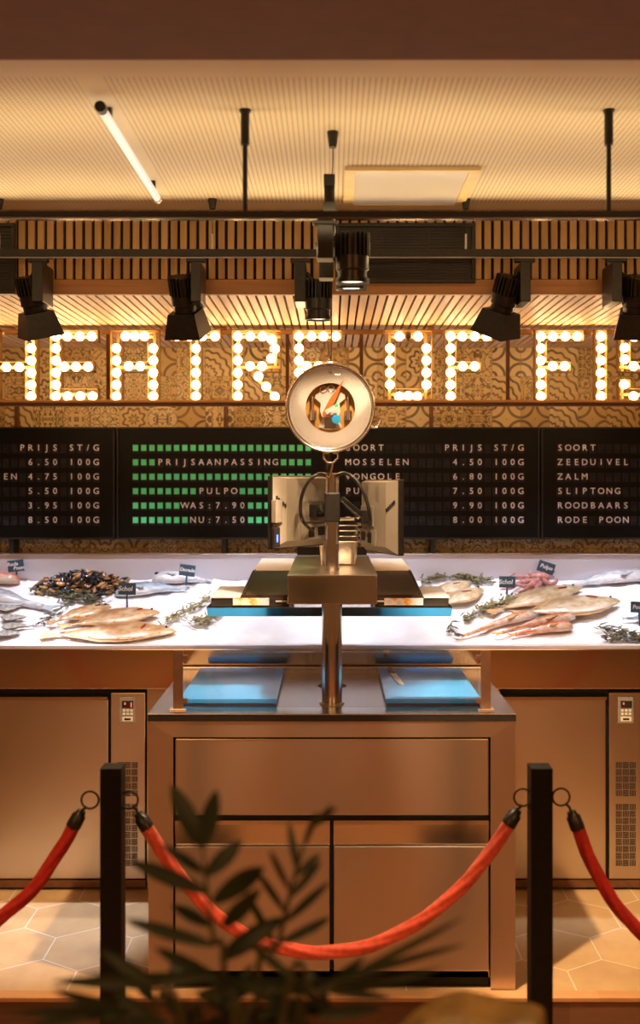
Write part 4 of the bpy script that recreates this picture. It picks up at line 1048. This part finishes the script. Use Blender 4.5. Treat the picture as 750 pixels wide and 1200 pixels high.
hk = MB().tube(bez([P(434, 500, YS), P(441, 501, YS), P(445, 496, YS), P(447, 492, YS)], 14), 0.0035, 8); part('tare_lever', hk, M['polished'], t)
ey = MB().torus(P(387, 424, YS)+Vector((0, 0.02, 0)), 0.010, 0.003, 'Y', 20, 8); part('top_eye', ey, M['polished'], t)
rd = MB().tube([P(388, 422, YS)+Vector((0, 0.02, 0)), P(388.5, 400, YS)+Vector((0, 0.012, 0)), P(388.5, 360, YS), (P(388.5, 0, YS).x, DT, zt0-0.0004)], 0.0028, 8)
rd.tube([P(387, 422, YS)+Vector((0, 0.02, 0)), P(384.5, 405, YS)+Vector((0, 0.02, 0)), P(384.5, 400, YS)+Vector((0, 0.02, 0))], 0.002, 8); part('hanging_rod', rd, M['bronze'], t)
yk = MB().tube([P(379, 531, YS), P(379, 537, YS), P(384, 542, YS), P(391, 542, YS), P(396, 537, YS), P(396, 531, YS)], 0.0035, 8)
yk.box(P(378, 0, YS).x, P(385, 0, YS).x, YS-0.006, YS+0.02, P(0, 532, YS).z, P(0, 529.3, YS).z, 0.001).box(P(390, 0, YS).x, P(397, 0, YS).x, YS-0.006, YS+0.02, P(0, 532, YS).z, P(0, 529.3, YS).z, 0.001)
part('yoke', yk, M['polished'], t)
hk = MB().tube(bez([P(388, 541, YS), P(389.5, 546, YS), P(388, 553, YS), P(387.5, 557, YS), P(385, 560, YS), P(382.5, 557, YS)], 20), [0.004]*20+[0.003]*1 if False else 0.0036, 8); part('hook', hk, M['bronze'], t)
part('dial_glass', MB().lathe([(0, YS-0.021), (r_o*0.6, YS-0.0205), (r_o*0.93, YS-0.016), (r_o*0.965, YS-0.012)], (cxs, 0, czs), 48, 'Y'), thin_glass('dial_glass', (0.99, 0.985, 0.97), 0.5), t)

# ------------------------------------------------------------------ fish on the ice
IM = Matrix(((1, 0, 0), (0, 1, 0), (0, 0, 1)))
def ice_matrix(p, xdir, lift):
    xd = (xdir-ITN*xdir.dot(ITN)).normalized(); yd = ITN.cross(xd)
    q = p+ITN*lift
    return Matrix(((xd.x, yd.x, ITN.x, q.x), (xd.y, yd.y, ITN.y, q.y), (xd.z, yd.z, ITN.z, q.z), (0, 0, 0, 1)))
def prof(pts, u):
    for (a, x), (b, y) in zip(pts, pts[1:]):
        if a <= u <= b:
            s = (u-a)/(b-a); s = s*s*(3-2*s); return x+(y-x)*s
    return pts[-1][1]
W_FLAT = [(0, 0.10), (0.10, 0.13), (0.22, 0.42), (0.42, 0.92), (0.58, 1.0), (0.75, 0.84), (0.88, 0.52), (0.96, 0.27), (1.0, 0.05)]
W_FISH = [(0, 0.22), (0.12, 0.26), (0.35, 0.68), (0.6, 1.0), (0.78, 0.98), (0.90, 0.72), (0.97, 0.38), (1.0, 0.06)]
W_GURN = [(0, 0.22), (0.2, 0.32), (0.5, 0.66), (0.75, 1.0), (0.88, 0.98), (0.96, 0.62), (1.0, 0.08)]
W_BREAM = [(0, 0.16), (0.10, 0.20), (0.3, 0.60), (0.55, 1.0), (0.75, 0.98), (0.90, 0.66), (0.97, 0.34), (1.0, 0.05)]
def fish(name, label, head, tail, wid, thk, wp_, m, fin, group, bend=0.0, lift=0.004, flat=False, gill=None, eye=True, tailw=0.9, tailm=None, big_eye=False):
    A = ice_p(*head); B = ice_p(*tail); hd = 1 if A.x > B.x else -1
    xd = (A-B)*hd; L = xd.length; mid = (A+B)/2
    t = thing(name, label, 'fish', (0, 0, 0), group)
    mxw = ice_matrix(mid, xd.normalized(), lift); t.matrix_world = mxw
    n, m_ = 30, 18; tl = 0.14*L; Lb = L-tl
    def cy(u): return bend*math.sin(PI*u)*L
    def X(u): return hd*(-L/2+tl*0.75+(L-tl*0.75)*u)
    vs = []; fs = []
    for i in range(n+1):
        u = i/n; w_ = wid/2*prof(wp_, u); h_ = thk*(0.25+0.75*min(1, prof(wp_, u)*1.15)) if prof(wp_, u) > 0.08 else thk*0.15
        for k in range(m_):
            th = 2*PI*k/m_; z = math.sin(th)
            vs.append((X(u), cy(u)+w_*math.cos(th), h_*(0.30+0.70*z if z > 0 else 0.30+0.30*z)))
    for i in range(n):
        for k in range(m_):
            k2 = (k+1) % m_; fs.append((i*m_+k, i*m_+k2, (i+1)*m_+k2, (i+1)*m_+k))
    fs += [tuple(range(m_)), tuple(range(n*m_, (n+1)*m_))]
    b = MB().add(vs, fs, True); part('body', b, m, t, True)
    def blade(out, zc, th):
        q = MB(); q.prism(out, zc-th/2, zc+th/2, 'Z'); return q
    tw = wid*0.5*tailw
    x0 = X(0.03); xe = -hd*L/2
    tp = [(x0, wid*0.10), (x0+(xe-x0)*0.5, tw*0.30), (xe, tw*0.52), (xe+(x0-xe)*0.18, tw*0.18), (xe+(x0-xe)*(0.05 if flat else 0.30), 0), (xe+(x0-xe)*0.18, -tw*0.18), (xe, -tw*0.52), (x0+(xe-x0)*0.5, -tw*0.30), (x0, -wid*0.10)]
    part('tail_fin', blade(tp, thk*0.22, 0.003), tailm or fin, t, True)
    def fringe(sgn, u0, u1, hgt, nn=12):
        out = []; top = []
        for i in range(nn+1):
            u = u0+(u1-u0)*i/nn; w_ = wid/2*prof(wp_, u)*0.94
            out.append((X(u), cy(u)+sgn*w_))
            s = math.sin(PI*(i/nn))**0.5
            top.append((X(u-0.02), cy(u)+sgn*(w_+hgt*s*(1.0 if i % 2 else 0.86))))
        return blade(out+top[::-1], thk*0.28, 0.0024)
    if flat:
        part('dorsal_fin', fringe(1, 0.10, 0.93, wid*0.10), fin, t, True); part('anal_fin', fringe(-1, 0.10, 0.86, wid*0.10), fin, t, True)
    else:
        part('dorsal_fin', fringe(1, 0.34, 0.74, wid*0.16), fin, t, True); part('anal_fin', fringe(-1, 0.16, 0.36, wid*0.14), fin, t, True)
        pf = blade([(X(0.74), -wid*0.05), (X(0.60), -wid*0.30), (X(0.55), -wid*0.20), (X(0.60), -wid*0.02)], thk*0.97, 0.003); part('pectoral_fin', pf, fin, t, True)
    if eye:
        u = 0.915; e = MB().sphere((X(u), cy(u)+wid*0.08, thk*(0.80 if not flat else 0.72)), min(0.0062, wid*0.055) if not big_eye else 0.011, 12, 8, (1, 1, 0.6)); part('eye', e, M['eye'], t, True)
    if gill:
        u, off, ln, an = gill; c, s = math.cos(an), math.sin(an)
        pts = [(-ln, 0), (-ln*0.4, ln*0.24), (ln*0.5, ln*0.18), (ln, 0), (ln*0.4, -ln*0.16), (-ln*0.5, -ln*0.14)]
        q = MB(); h_ = thk*1.0
        q.prism([(X(u)+x*c-y*s, cy(u)+off*wid+x*s+y*c) for x, y in pts], h_-0.004, h_+0.0025, 'Z'); part('gill_cut', q, M['gill'], t, True)
    return t
fp = 'plaice on the left of the ice'
fish('plaice', 'front plaice of the left heap, long tan body reaching towards the tower', (207, 742), (45, 748), 0.185, 0.026, W_FLAT, M['plaice'], M['fintan'], fp, 0.02, 0.006, True, (0.73, 0.02, 0.028, R(70)))
fish('plaice', 'middle plaice of the left heap, just under the schol sign', (188, 722), (68, 740), 0.160, 0.026, W_FLAT, M['plaice'], M['fintan'], fp, 0.03, 0.016, True, (0.78, 0.05, 0.014, R(20)))
fish('plaice', 'rear plaice of the left heap, with a small red cut', (131, 716), (56, 736), 0.120, 0.026, W_FLAT, M['plaice'], M['fintan'], fp, 0.02, 0.018, True, (0.76, 0.0, 0.014, R(10)))
fish('sea_bream', 'blue-grey sea bream lying behind the left schol sign', (134, 699), (221, 691), 0.118, 0.046, W_BREAM, M['bream'], M['fingrey'], 'sea bream by the dorade sign', 0.05, 0.002)
fish('sea_bream', 'pale sea bream with a big dark eye beside the dorade sign', (178, 682), (250, 683), 0.105, 0.050, W_BREAM, M['silver'], M['fingrey'], 'sea bream by the dorade sign', 0.03, 0.002, big_eye=True)
fish('red_gurnard', 'red gurnard at the left edge below the rode poon sign', (23, 684), (-60, 676), 0.085, 0.045, W_GURN, M['redfish'], M['finor'], 'red gurnards', 0, 0.002)
fish('white_fish', 'large silver-white fish at the left edge, tail pointing to the seaweed', (-95, 694), (68, 717), 0.17, 0.06, W_FISH, M['silver'], M['fingrey'], 'large silver fish', 0.04, 0.002)
fr_ = 'flatfish on the right of the ice'
fish('flatfish', 'pale flatfish with red gill cut at the back of the right heap', (552, 683), (500, 701), 0.105, 0.022, W_FLAT, M['flat'], M['fintan'], fr_, 0, 0.003, True, (0.62, 0.0, 0.020, R(-18)))
fish('flatfish', 'pale flatfish with long red cut beside the tower shelf', (566, 694), (512, 716), 0.115, 0.022, W_FLAT, M['flat'], M['fintan'], fr_, 0, 0.016, True, (0.60, 0.02, 0.026, R(-25)))
fish('flatfish', 'large tan flatfish lying behind the biggest one on the right', (682, 691), (570, 722), 0.150, 0.026, W_FLAT, M['flat'], M['fintan'], fr_, 0.03, 0.010, True, (0.76, -0.05, 0.024, R(-10)))
fish('flatfish', 'biggest pale flatfish, right of the gurnards, with dark gill slit', (726, 709), (600, 726), 0.190, 0.030, W_FLAT, M['flat'], M['fintan'], fr_, 0.0, 0.020, True, (0.72, 0.12, 0.026, R(-35)))
fg = 'gurnards at the front right'
fish('gurnard', 'rear gurnard of the front heap, lying by the seaweed strand', (626, 723), (538, 749), 0.062, 0.034, W_GURN, M['gurnard'], M['fintan'], fg, 0.02, 0.004, tailm=M['finor'])
fish('gurnard', 'middle gurnard of the front heap, orange tail and grey head', (674, 727), (578, 748), 0.064, 0.036, W_GURN, M['gurnard'], M['fintan'], fg, 0.03, 0.010, tailm=M['finor'])
fish('gurnard', 'frontmost gurnard with a red head near the front lip', (671, 738), (596, 748), 0.070, 0.038, W_GURN, M['redfish'], M['fintan'], fg, 0.02, 0.006, tailm=M['finor'])
fish('white_fish', 'long silver-white fish behind the pulpo sign towards the right edge', (764, 678), (661, 690), 0.110, 0.05, W_FISH, M['silver'], M['fingrey'], 'large silver fish', 0.04, 0.002)
fish('bluefish', 'slim blue-backed fish at the right edge behind the flatfish', (700+90, 681), (731, 685), 0.045, 0.03, W_FISH, M['bream'], M['fingrey'], 'slim blue fish at the right edge', 0.02, 0.010)
fish('bluefish', 'slim blue-backed fish under the sign at the right edge', (785, 728), (728, 727), 0.050, 0.03, W_FISH, M['bream'], M['fingrey'], 'slim blue fish at the right edge', 0.02, 0.004)

# octopus
t = thing('octopus', 'pink octopus with curled arms below the pulpo sign', 'octopus', ice_p(620, 686))
o_ = MB(); c0 = ice_p(632, 683)
o_.sphere(c0+ITN*0.028, 0.036, 20, 12, (1.4, 0.9, 0.8)); part('head', o_, M['octo'], t)
arms = [[(628, 684), (612, 680), (596, 684), (586, 691)], [(626, 686), (610, 688), (598, 695), (586, 696)], [(630, 687), (618, 694), (604, 692), (594, 698)],
        [(632, 687), (628, 695), (638, 698), (646, 695)], [(634, 684), (645, 690), (652, 686), (648, 681)], [(634, 680), (645, 677), (652, 674), (646, 671)],
        [(628, 680), (616, 675), (604, 676), (596, 680)], [(630, 680), (622, 690), (612, 698), (604, 699)]]
for k, a in enumerate(arms):
    pts = bez([ice_p(*p)+ITN*(0.018+0.006*(k % 3)) for p in a], 24); N = len(pts)
    ar = MB().tube(pts, [0.015*(1-0.78*i/(N-1)) for i in range(N)], 10)
    for i in range(2, N-3, 2):
        ar.sphere(pts[i]+ITN*0.010*(1-0.7*i/N)+Vector((0.004, -0.004, 0)), 0.0038*(1-0.6*i/N), 6, 4)
    part('arm', ar, M['octo'], t)

# mussels
def mussel_mesh(m):
    b = MB(); nu, nv = 12, 9; vs = []; fs = []
    for j in range(nv+1):
        u = j/nv; w_ = 0.0125*math.sin(PI*min(1, u*0.94+0.03))**0.75*(0.45+0.75*u); h_ = 0.0085*math.sin(PI*min(1, u*0.94+0.03))**0.7
        for k in range(nu):
            th = 2*PI*k/nu; vs.append(((u-0.5)*0.052, w_*math.cos(th)+0.004*math.sin(PI*u), h_*math.sin(th)*(1-0.25*abs(math.cos(th)))))
    for j in range(nv):
        for k in range(nu): k2 = (k+1) % nu; fs.append((j*nu+k, j*nu+k2, (j+1)*nu+k2, (j+1)*nu+k))
    fs += [tuple(range(nu)), tuple(range(nv*nu, (nv+1)*nu))]
    b.add(vs, fs, True); return b.mesh('mussel', [m])
mm = [mussel_mesh(M[k]) for k in ('mussA', 'mussB', 'mussC')]
rnd = random.Random(11)
pile = []; mc = ice_p(96, 688)
for layer in range(6):
    zl = 0.007+layer*0.0125
    for ga in range(-8, 9):
        for gb in range(-3, 4):
            a = ga*0.026+rnd.uniform(-0.010, 0.010); b = gb*0.026+rnd.uniform(-0.009, 0.009)
            env = 0.082*max(0, 1-abs(a/0.215)**1.5)*max(0, 1-(b/0.095)**2)
            if env > zl-0.004 and (layer > 0 or env < 0.045) and (env < zl+0.030): pile.append((a, b, min(zl, env+0.006)))
for a, b in ((-0.225, -0.01), (0.05, -0.105), (0.085, -0.10), (0.12, -0.11), (0.215, -0.03), (0.0, -0.11), (0.225, 0.01)): pile.append((a, b, 0.008))
for k, (pa_, pb_, h_) in enumerate(pile):
    o = bpy.data.objects.new('mussel', mm[rnd.choice((0, 0, 0, 0, 1, 1, 2))]); C.objects.link(o)
    o.location = mc+ITX*pa_+ITY*pb_+ITN*h_; o.rotation_euler = (rnd.uniform(-0.9, 0.9), rnd.uniform(-0.7, 0.7), rnd.uniform(0, 2*PI))
    s = rnd.uniform(0.9, 1.2); o.scale = (s, s, s)
    o['label'] = 'brown-black mussel in the heap left of the schol sign'; o['category'] = 'mussel'; o['group'] = 'mussels heaped on the ice'

# oysters
rnd = random.Random(5)
for k, (px, py, lab) in enumerate(((8, 716, 'rearmost small oyster at the left edge of the ice'), (14, 727, 'second small oyster from the back at the left edge'), (15, 737, 'third small oyster from the back, brownish shell'), (8, 746, 'frontmost small oyster at the left edge of the ice'))):
    t = thing('oyster', lab, 'oyster', ice_p(px, py)+ITN*0.002, 'oysters at the left edge')
    t.rotation_euler = (R(16), 0, rnd.uniform(-0.6, 0.6))
    for nm, z0, sg in (('upper_shell', 0.014, 1), ('lower_shell', 0.010, -1)):
        b = MB(); n = 20; vs = [(0, 0, z0+sg*0.010)]; fs = []
        rings = 4
        for r_ in range(1, rings+1):
            for i in range(n):
                a = 2*PI*i/n; rad = 0.045*(r_/rings)*(1+0.18*math.sin(3*a+k)+0.10*math.sin(7*a+2*k)); vs.append((rad*1.15*math.cos(a), rad*0.62*math.sin(a), z0+sg*0.010*(1-(r_/rings)**2)+0.0022*math.sin(5*a+r_*1.7)))
        for i in range(n): fs.append((0, 1+i, 1+(i+1) % n))
        for r_ in range(rings-1):
            for i in range(n): a0 = 1+r_*n+i; b0 = 1+r_*n+(i+1) % n; fs.append((a0, a0+n, b0+n, b0))
        b.add(vs, fs, True); part(nm, b, M['oyst'], t, True)

# seaweed
def seaweed(label, strands, n, spread, mats, seed, ln=(0.022, 0.045), rad=0.0042, up=0.016):
    rn = random.Random(seed); b = MB()
    for s_ in strands:
        pts = bez([ice_p(*p)+ITN*(0.006) for p in s_], 30)
        b.cur = 0
        for off in (-0.4, 0.4):
            b.tube([p+ITX*0+ITY*(off*spread*0.6)+ITN*(0.004+0.010*rn.random()) for p in pts], 0.0016, 5)
        for k in range(n//len(strands)):
            p = pts[rn.randrange(len(pts))]+ITY*rn.gauss(0, spread*0.55)+ITX*rn.gauss(0, spread*0.35)+ITN*(up*rn.random())
            j = rn.randrange(len(pts)-1); d = (pts[j+1]-pts[j]).normalized()
            an = rn.gauss(0, 0.75); d = (d*math.cos(an)+ITN.cross(d)*math.sin(an)+ITN*rn.uniform(-0.1, 0.35)).normalized()
            L = rn.uniform(*ln); sd = ITN.cross(d)*rn.uniform(-0.25, 0.25)*L
            b.cur = rn.choice((0, 1, 1, 2))
            b.tube([p, p+d*L*0.3+sd*0.5, p+d*L*0.7+sd, p+d*L+sd*0.6], [rad*0.35, rad, rad*1.1, rad*0.3], 6, True, 0, 0, 0, 0.5)
    return solo('seaweed', b, [M[m] for m in mats], label, 'seaweed', 'seaweed sprigs on the ice')
seaweed('dark seaweed sprig in front of the mussel heap', [[(36, 694), (60, 697), (85, 699), (112, 704)], [(70, 703), (95, 705), (119, 708)]], 170, 0.028, ('weedB', 'weedA', 'weedB'), 1)
seaweed('thin loose seaweed strand between the left plaice and the mussels', [[(82, 710), (68, 719), (58, 727), (42, 736)]], 26, 0.012, ('weedB', 'weedA', 'weedB'), 2)
seaweed('yellow-green seaweed sprig left of the tower shelf', [[(193, 732), (212, 722), (232, 712), (246, 702)], [(220, 733), (240, 730), (252, 722)]], 150, 0.034, ('weedC', 'weedC', 'weedA'), 3)
seaweed('long dark seaweed sprig behind the pale flatfish at the back right', [[(494, 684), (518, 679), (545, 680), (575, 684)], [(500, 682), (530, 676), (560, 684)]], 190, 0.022, ('weedB', 'weedA', 'weedC'), 4)
seaweed('olive seaweed sprig below the right schol sign', [[(543, 729), (565, 719), (590, 708), (608, 702)], [(560, 716), (585, 711), (604, 707)]], 210, 0.030, ('weedA', 'weedA', 'weedC'), 5)
seaweed('thin loose seaweed strand in front of the tower shelf end', [[(530, 732), (527, 738), (532, 744), (538, 749)]], 22, 0.010, ('weedB', 'weedB', 'weedA'), 6)
seaweed('dark seaweed sprig near the front lip at the right edge', [[(702, 738), (722, 742), (745, 748), (775, 752)], [(704, 750), (730, 751), (760, 750)]], 170, 0.022, ('weedB', 'weedA', 'weedB'), 7)

# price signs
def price_sign(words, label, cx_, cy_, w_, h_, foot, tilt, yaw=0.0):
    base = ice_p(*foot); D = base.y; k = D/F
    t = thing('price_sign', label, 'sign', base, 'slate price signs on the ice')
    c = P(cx_, cy_, D); mx = Matrix.Translation(c) @ Matrix.Rotation(yaw, 4, 'Z') @ Matrix.Rotation(R(tilt), 4, 'Y')
    hw, hh = w_*k/2, h_*k/2
    part('tag', MB().box(-hw, hw, -0.002, 0.002, -hh, hh, 0.001, mx), M['tagm'], t)
    part('stick', MB().tube([base-Vector((0, 0, 0.01)), mx @ Vector((0, 0.0, -hh+0.001))], 0.0045, 8), M['tagm'], t)
    for i, (wd, sz_, dx, dz) in enumerate(words):
        tb = MB(); vs, fs = text_geo(wd, sz_*k, 0.15, 0.0004, 0.0004)
        tb.add([mx @ Vector((dx*k+v.x, -0.0026-v.z, dz*k+v.y)) for v in vs], fs); part('lettering', tb, M['chalk'], t)
    return t
price_sign([('Rode', 6.0, -3.5, 2.2), ('Poon', 6.0, 3.2, -2.8)], 'slate sign reading Rode Poon at the left', 18.5, 663, 19, 13.5, (20, 681), -7)
price_sign([('Schol', 7.6, -2, 0)], 'slate sign reading Schol in front of the sea bream on the left', 149, 690, 20.5, 14, (149, 716), 1)
price_sign([('Dorade', 5.6, 0, 0.5)], 'slate sign reading Dorade beside the pale sea bream', 219.5, 668.5, 18.5, 13.5, (218, 689), 7)
price_sign([('Schol', 7.4, -2, 0)], 'slate sign reading Schol left of the octopus', 594.5, 682, 19, 13.5, (594, 703), 1)
price_sign([('Pulpo', 6.6, 0, 0.5)], 'slate sign reading Pulpo tilted above the octopus', 640, 665, 20, 13, (635, 684), 18)
price_sign([('Poon', 6.6, -1, 0)], 'slate sign reading Poon cut by the right edge', 749, 711.5, 20, 13, (750, 731), 2)
price_sign([], 'slate sign seen edge-on behind the right monitor', 463, 659, 16, 8, (462, 674), -10)

# ------------------------------------------------------------------ barrier
FLR = -0.12
def post(px0, px1, label, x=None):
    D = 2.54; a, b = ((px0-CX)*D/F, (px1-CX)*D/F)
    t = thing('stanchion_post', label, 'post', ((a+b)/2, D+0.0275, FLR), 'black barrier posts')
    part('shaft', MB().box(a, b, D, D+0.055, FLR+0.012, P(0, 901, D).z, 0.0015), M['post'], t)
    part('base', MB().box((a+b)/2-0.15, (a+b)/2+0.15, D-0.12, D+0.175, FLR+0.0005, FLR+0.0118, 0.003), M['post'], t)
    for s_ in (-1, 1):
        xe = a if s_ < 0 else b
        part('eye', MB().torus((xe+s_*0.002, D+0.0275, P(0, 946, D+0.03).z), 0.006, 0.0018, 'X', 16, 6), M['blackm'], t)
    return a, b
pA = post(117, 142, 'square black barrier post on the left, behind the palm')
pB = post(622.5, 648, 'square black barrier post on the right')
DR = 2.5675
def barrier_rope(label, r0, c0, r1, c1, way, m):
    """r: ring centres, c: outer cap ends, way: rope points, all in the barrier plane"""
    t = thing('barrier_rope', label, 'rope', (way[len(way)//2].x, DR, min(p.z for p in way)-0.018), 'red barrier ropes')
    pts = bez(way, 170)
    part('rope', MB().tube(pts, 0.0172, 30, True, 5, 0.085, 42.0), m, t)
    for rc, w0, w1 in ((r0, way[0], way[1]), (r1, way[-1], way[-2])):
        d = (w0-w1).normalized()
        part('end_cap', MB().tube([w0-d*0.006, w0+d*0.026, w0+d*0.030, w0+d*0.040, w0+d*0.041], [0.0195, 0.0185, 0.0135, 0.012, 0.004], 20), M['blackm'], t)
        e = w0+d*0.041
        rg = part('hook_ring', MB().torus(rc, 0.0225, 0.0028, 'Y', 36, 10), M['blackm'], t)
        v = (e-rc).normalized(); s = rc+v*0.0225
        part('snap_hook', MB().tube(bez([s-v*0.004+Vector((0, -0.006, 0)), s+(e-s)*0.4+Vector((0.003, -0.003, 0)), e-(e-s)*0.2, e+v*0.002], 12), [0.0035]*13 if False else 0.0035, 8), M['blackm'], t)
q = lambda px, py: P(px, py, DR)
barrier_rope('red twisted barrier rope hanging between the two posts', q(151.5, 937.5), None, q(612.5, 934.5), None,
             [q(171, 968), q(193, 1003), q(228, 1048), q(262, 1080), q(300, 1102), q(345, 1114), q(385, 1116), q(430, 1109), q(480, 1087), q(530, 1050), q(570, 1005), q(592, 972), q(597, 964)], M['rope'])
off = 505.0
barrier_rope('red barrier rope, darkened for shade, leaving the left edge of the picture', q(151.5-off+2, 937.5), None, q(105.5, 937.5), None,
             [q(171-off, 968), q(193-off, 1003), q(228-off, 1055), q(262-off, 1096), q(300-off, 1125), q(345-off, 1142), q(-125, 1143), q(-80, 1128), q(-40, 1105), q(0, 1076), q(40, 1040), q(72, 993), q(87, 966)], M['ropeshade'])
barrier_rope('red barrier rope, darkened for shade, leaving the right edge of the picture', q(657.5, 934), None, q(612.5+off, 934.5), None,
             [q(676, 968), q(690, 1004), q(712, 1046), q(740, 1082), q(775, 1112), q(820, 1135), q(880, 1142), q(935, 1135), q(985, 1110), q(1035, 1066), q(1075, 1005), q(1097, 972), q(1102, 964)], M['ropeshade'])

# ------------------------------------------------------------------ foreground plants
def blade_leaf(mb, a, b, w_, curl=0.15, side=None, nseg=7):
    """leaflet from a to b: folded along its midrib, drooping to the tip"""
    d = b-a; L = d.length; d.normalize()
    view = Vector((0.15, -1, 0.35)).normalized()
    s = d.cross(view).normalized(); nrm = s.cross(d).normalized()
    vs = []; fs = []
    for i in range(nseg+1):
        u = i/nseg; hw = w_/2*math.sin(PI*min(1, 0.06+u*0.94))**0.7
        c = a+d*(L*u)+nrm*(curl*L*0.5*math.sin(PI*u))
        vs += [c-s*hw+nrm*hw*0.35, c, c+s*hw+nrm*hw*0.35]
    for i in range(nseg): fs += [(3*i, 3*i+1, 3*i+4, 3*i+3), (3*i+1, 3*i+2, 3*i+5, 3*i+4)]
    n = len(vs); vs2 = [v-nrm*0.0008 for v in vs]
    mb.add(vs+vs2, fs+[tuple(i+n for i in f[::-1]) for f in fs], True)
bx, by_ = P(262, 0, 1.22).x, 1.22
t = thing('potted_palm', 'dark green palm blurred in the foreground, left of centre', 'plant', (bx, by_, FLR))
pot = MB().lathe([(0, FLR+0.001), (0.13, FLR+0.001), (0.17, FLR+0.36), (0.18, FLR+0.36), (0.18, FLR+0.40), (0.165, FLR+0.40), (0.155, FLR+0.37), (0, FLR+0.37)], (bx, by_, 0), 36); part('pot', pot, M['pot'], t)
part('soil', MB().lathe([(0, FLR+0.385), (0.155, FLR+0.38), (0.158, FLR+0.371), (0, FLR+0.371)], (bx, by_, 0), 30), M['soil'], t)
def frond(D, stem, leaves, seed=0):
    rn = random.Random(seed)
    fb = MB(); st = MB()
    pts = [Vector((bx+rn.uniform(-0.05, 0.05), by_+rn.uniform(-0.04, 0.04), FLR+0.384))]+[P(x, y, D) for x, y in stem]
    sp = bez(pts, 40); st.tube(sp, [0.005-0.0035*i/(len(sp)-1) for i in range(len(sp))], 8)
    f_ = part('frond', st, M['stem'], t)
    for (a, b, w_) in leaves:
        blade_leaf(fb, P(a[0], a[1], D), P(b[0], b[1], D+rn.uniform(-0.05, 0.07)), w_*D/F, rn.uniform(-0.2, 0.25))
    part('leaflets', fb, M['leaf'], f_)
frond(1.22, [(262, 1190), (250, 1100), (242, 1040), (237, 988)],
      [((237, 992), (200, 918), 24), ((238, 992), (254, 924), 22), ((240, 1027), (284, 984), 20), ((250, 1057), (310, 1016), 24), ((243, 1046), (150, 1008), 19), ((238, 1022), (186, 988), 13),
       ((252, 1108), (143, 1076), 15), ((256, 1142), (60, 1150), 17), ((258, 1124), (334, 1074), 24), ((262, 1085), (306, 1040), 20), ((248, 1085), (200, 1060), 14), ((258, 1150), (180, 1110), 16)], 1)
frond(1.26, [(300, 1190), (325, 1110), (342, 1040), (362, 975), (388, 943)],
      [((340, 1044), (316, 996), 8), ((335, 1070), (300, 1020), 9), ((348, 1020), (338, 960), 9), ((347, 1026), (376, 1000), 10), ((340, 1052), (378, 1008), 10), ((334, 1080), (388, 1032), 11), ((328, 1105), (388, 1074), 12), ((324, 1112), (286, 1042), 10),
       ((356, 992), (372, 950), 8), ((366, 970), (395, 946), 7)], 2)
frond(1.16, [(330, 1196), (370, 1165), (405, 1148), (440, 1130)],
      [((400, 1148), (545, 1074), 9), ((395, 1152), (548, 1106), 9), ((390, 1158), (520, 1134), 9), ((380, 1160), (460, 1170), 12), ((370, 1166), (430, 1120), 12)], 3)
rn = random.Random(21); lv = []
for k in range(30):
    x = rn.uniform(180, 400); y = rn.uniform(1150, 1215); an = rn.uniform(PI*0.05, PI*0.95); L = rn.uniform(60, 120)
    lv.append(((x, y), (x+math.cos(an)*L, y-math.sin(an)*L*0.45), rn.uniform(11, 20)))
frond(1.18, [(270, 1240), (285, 1200), (300, 1175), (330, 1160)], lv[:15], 4)
frond(1.24, [(240, 1240), (220, 1200), (205, 1180), (190, 1165)], lv[15:], 5)
frond(1.12, [(220, 1230), (170, 1190), (120, 1178), (60, 1180)], [((170, 1188), (10, 1188), 15), ((150, 1186), (60, 1158), 14), ((200, 1200), (100, 1205), 16), ((190, 1196), (130, 1160), 13), ((120, 1182), (20, 1210), 14)], 6)

bx, by_ = P(560, 0, 1.3).x, 1.30
t = thing('leafy_plant', 'broad yellowish curled leaf blurred at the bottom edge right of centre', 'plant', (bx, by_, FLR))
pot = MB().lathe([(0, FLR+0.001), (0.11, FLR+0.001), (0.14, FLR+0.30), (0.15, FLR+0.30), (0.15, FLR+0.33), (0.138, FLR+0.33), (0.13, FLR+0.31), (0, FLR+0.31)], (bx, by_, 0), 32); part('pot', pot, M['pot'], t)
part('stem', MB().tube(bez([(bx, by_, FLR+0.3101), (bx+0.01, by_, 0.7), P(560, 1235, 1.3)], 20), 0.007, 8), M['stem'], t)
lf = MB(); nu, nv = 26, 10; vs = []
topc = [(455, 1215), (485, 1186), (512, 1168), (540, 1160), (570, 1166), (600, 1174), (625, 1176), (638, 1182), (641, 1215)]
for i in range(nu+1):
    s = i/nu*(len(topc)-1); j = min(int(s), len(topc)-2); fr__ = s-j
    x = topc[j][0]+(topc[j+1][0]-topc[j][0])*fr__; y = topc[j][1]+(topc[j+1][1]-topc[j][1])*fr__
    for k in range(nv+1):
        v = k/nv; py = y+(1262-y)*v
        vs.append(P(x+(548-x)*0.25*v, py, 1.30-0.10*math.sin(PI*0.5*v)+0.006*math.sin(i*0.5)+0.02*math.sin(v*5)))
fs = [(i*(nv+1)+k, i*(nv+1)+k+1, (i+1)*(nv+1)+k+1, (i+1)*(nv+1)+k) for i in range(nu) for k in range(nv)]
n = len(vs); lf.add(vs+[v+Vector((0, 0.0015, 0)) for v in vs], fs+[tuple(i+n for i in f[::-1]) for f in fs], True); part('leaf', lf, M['dryleaf'], t)
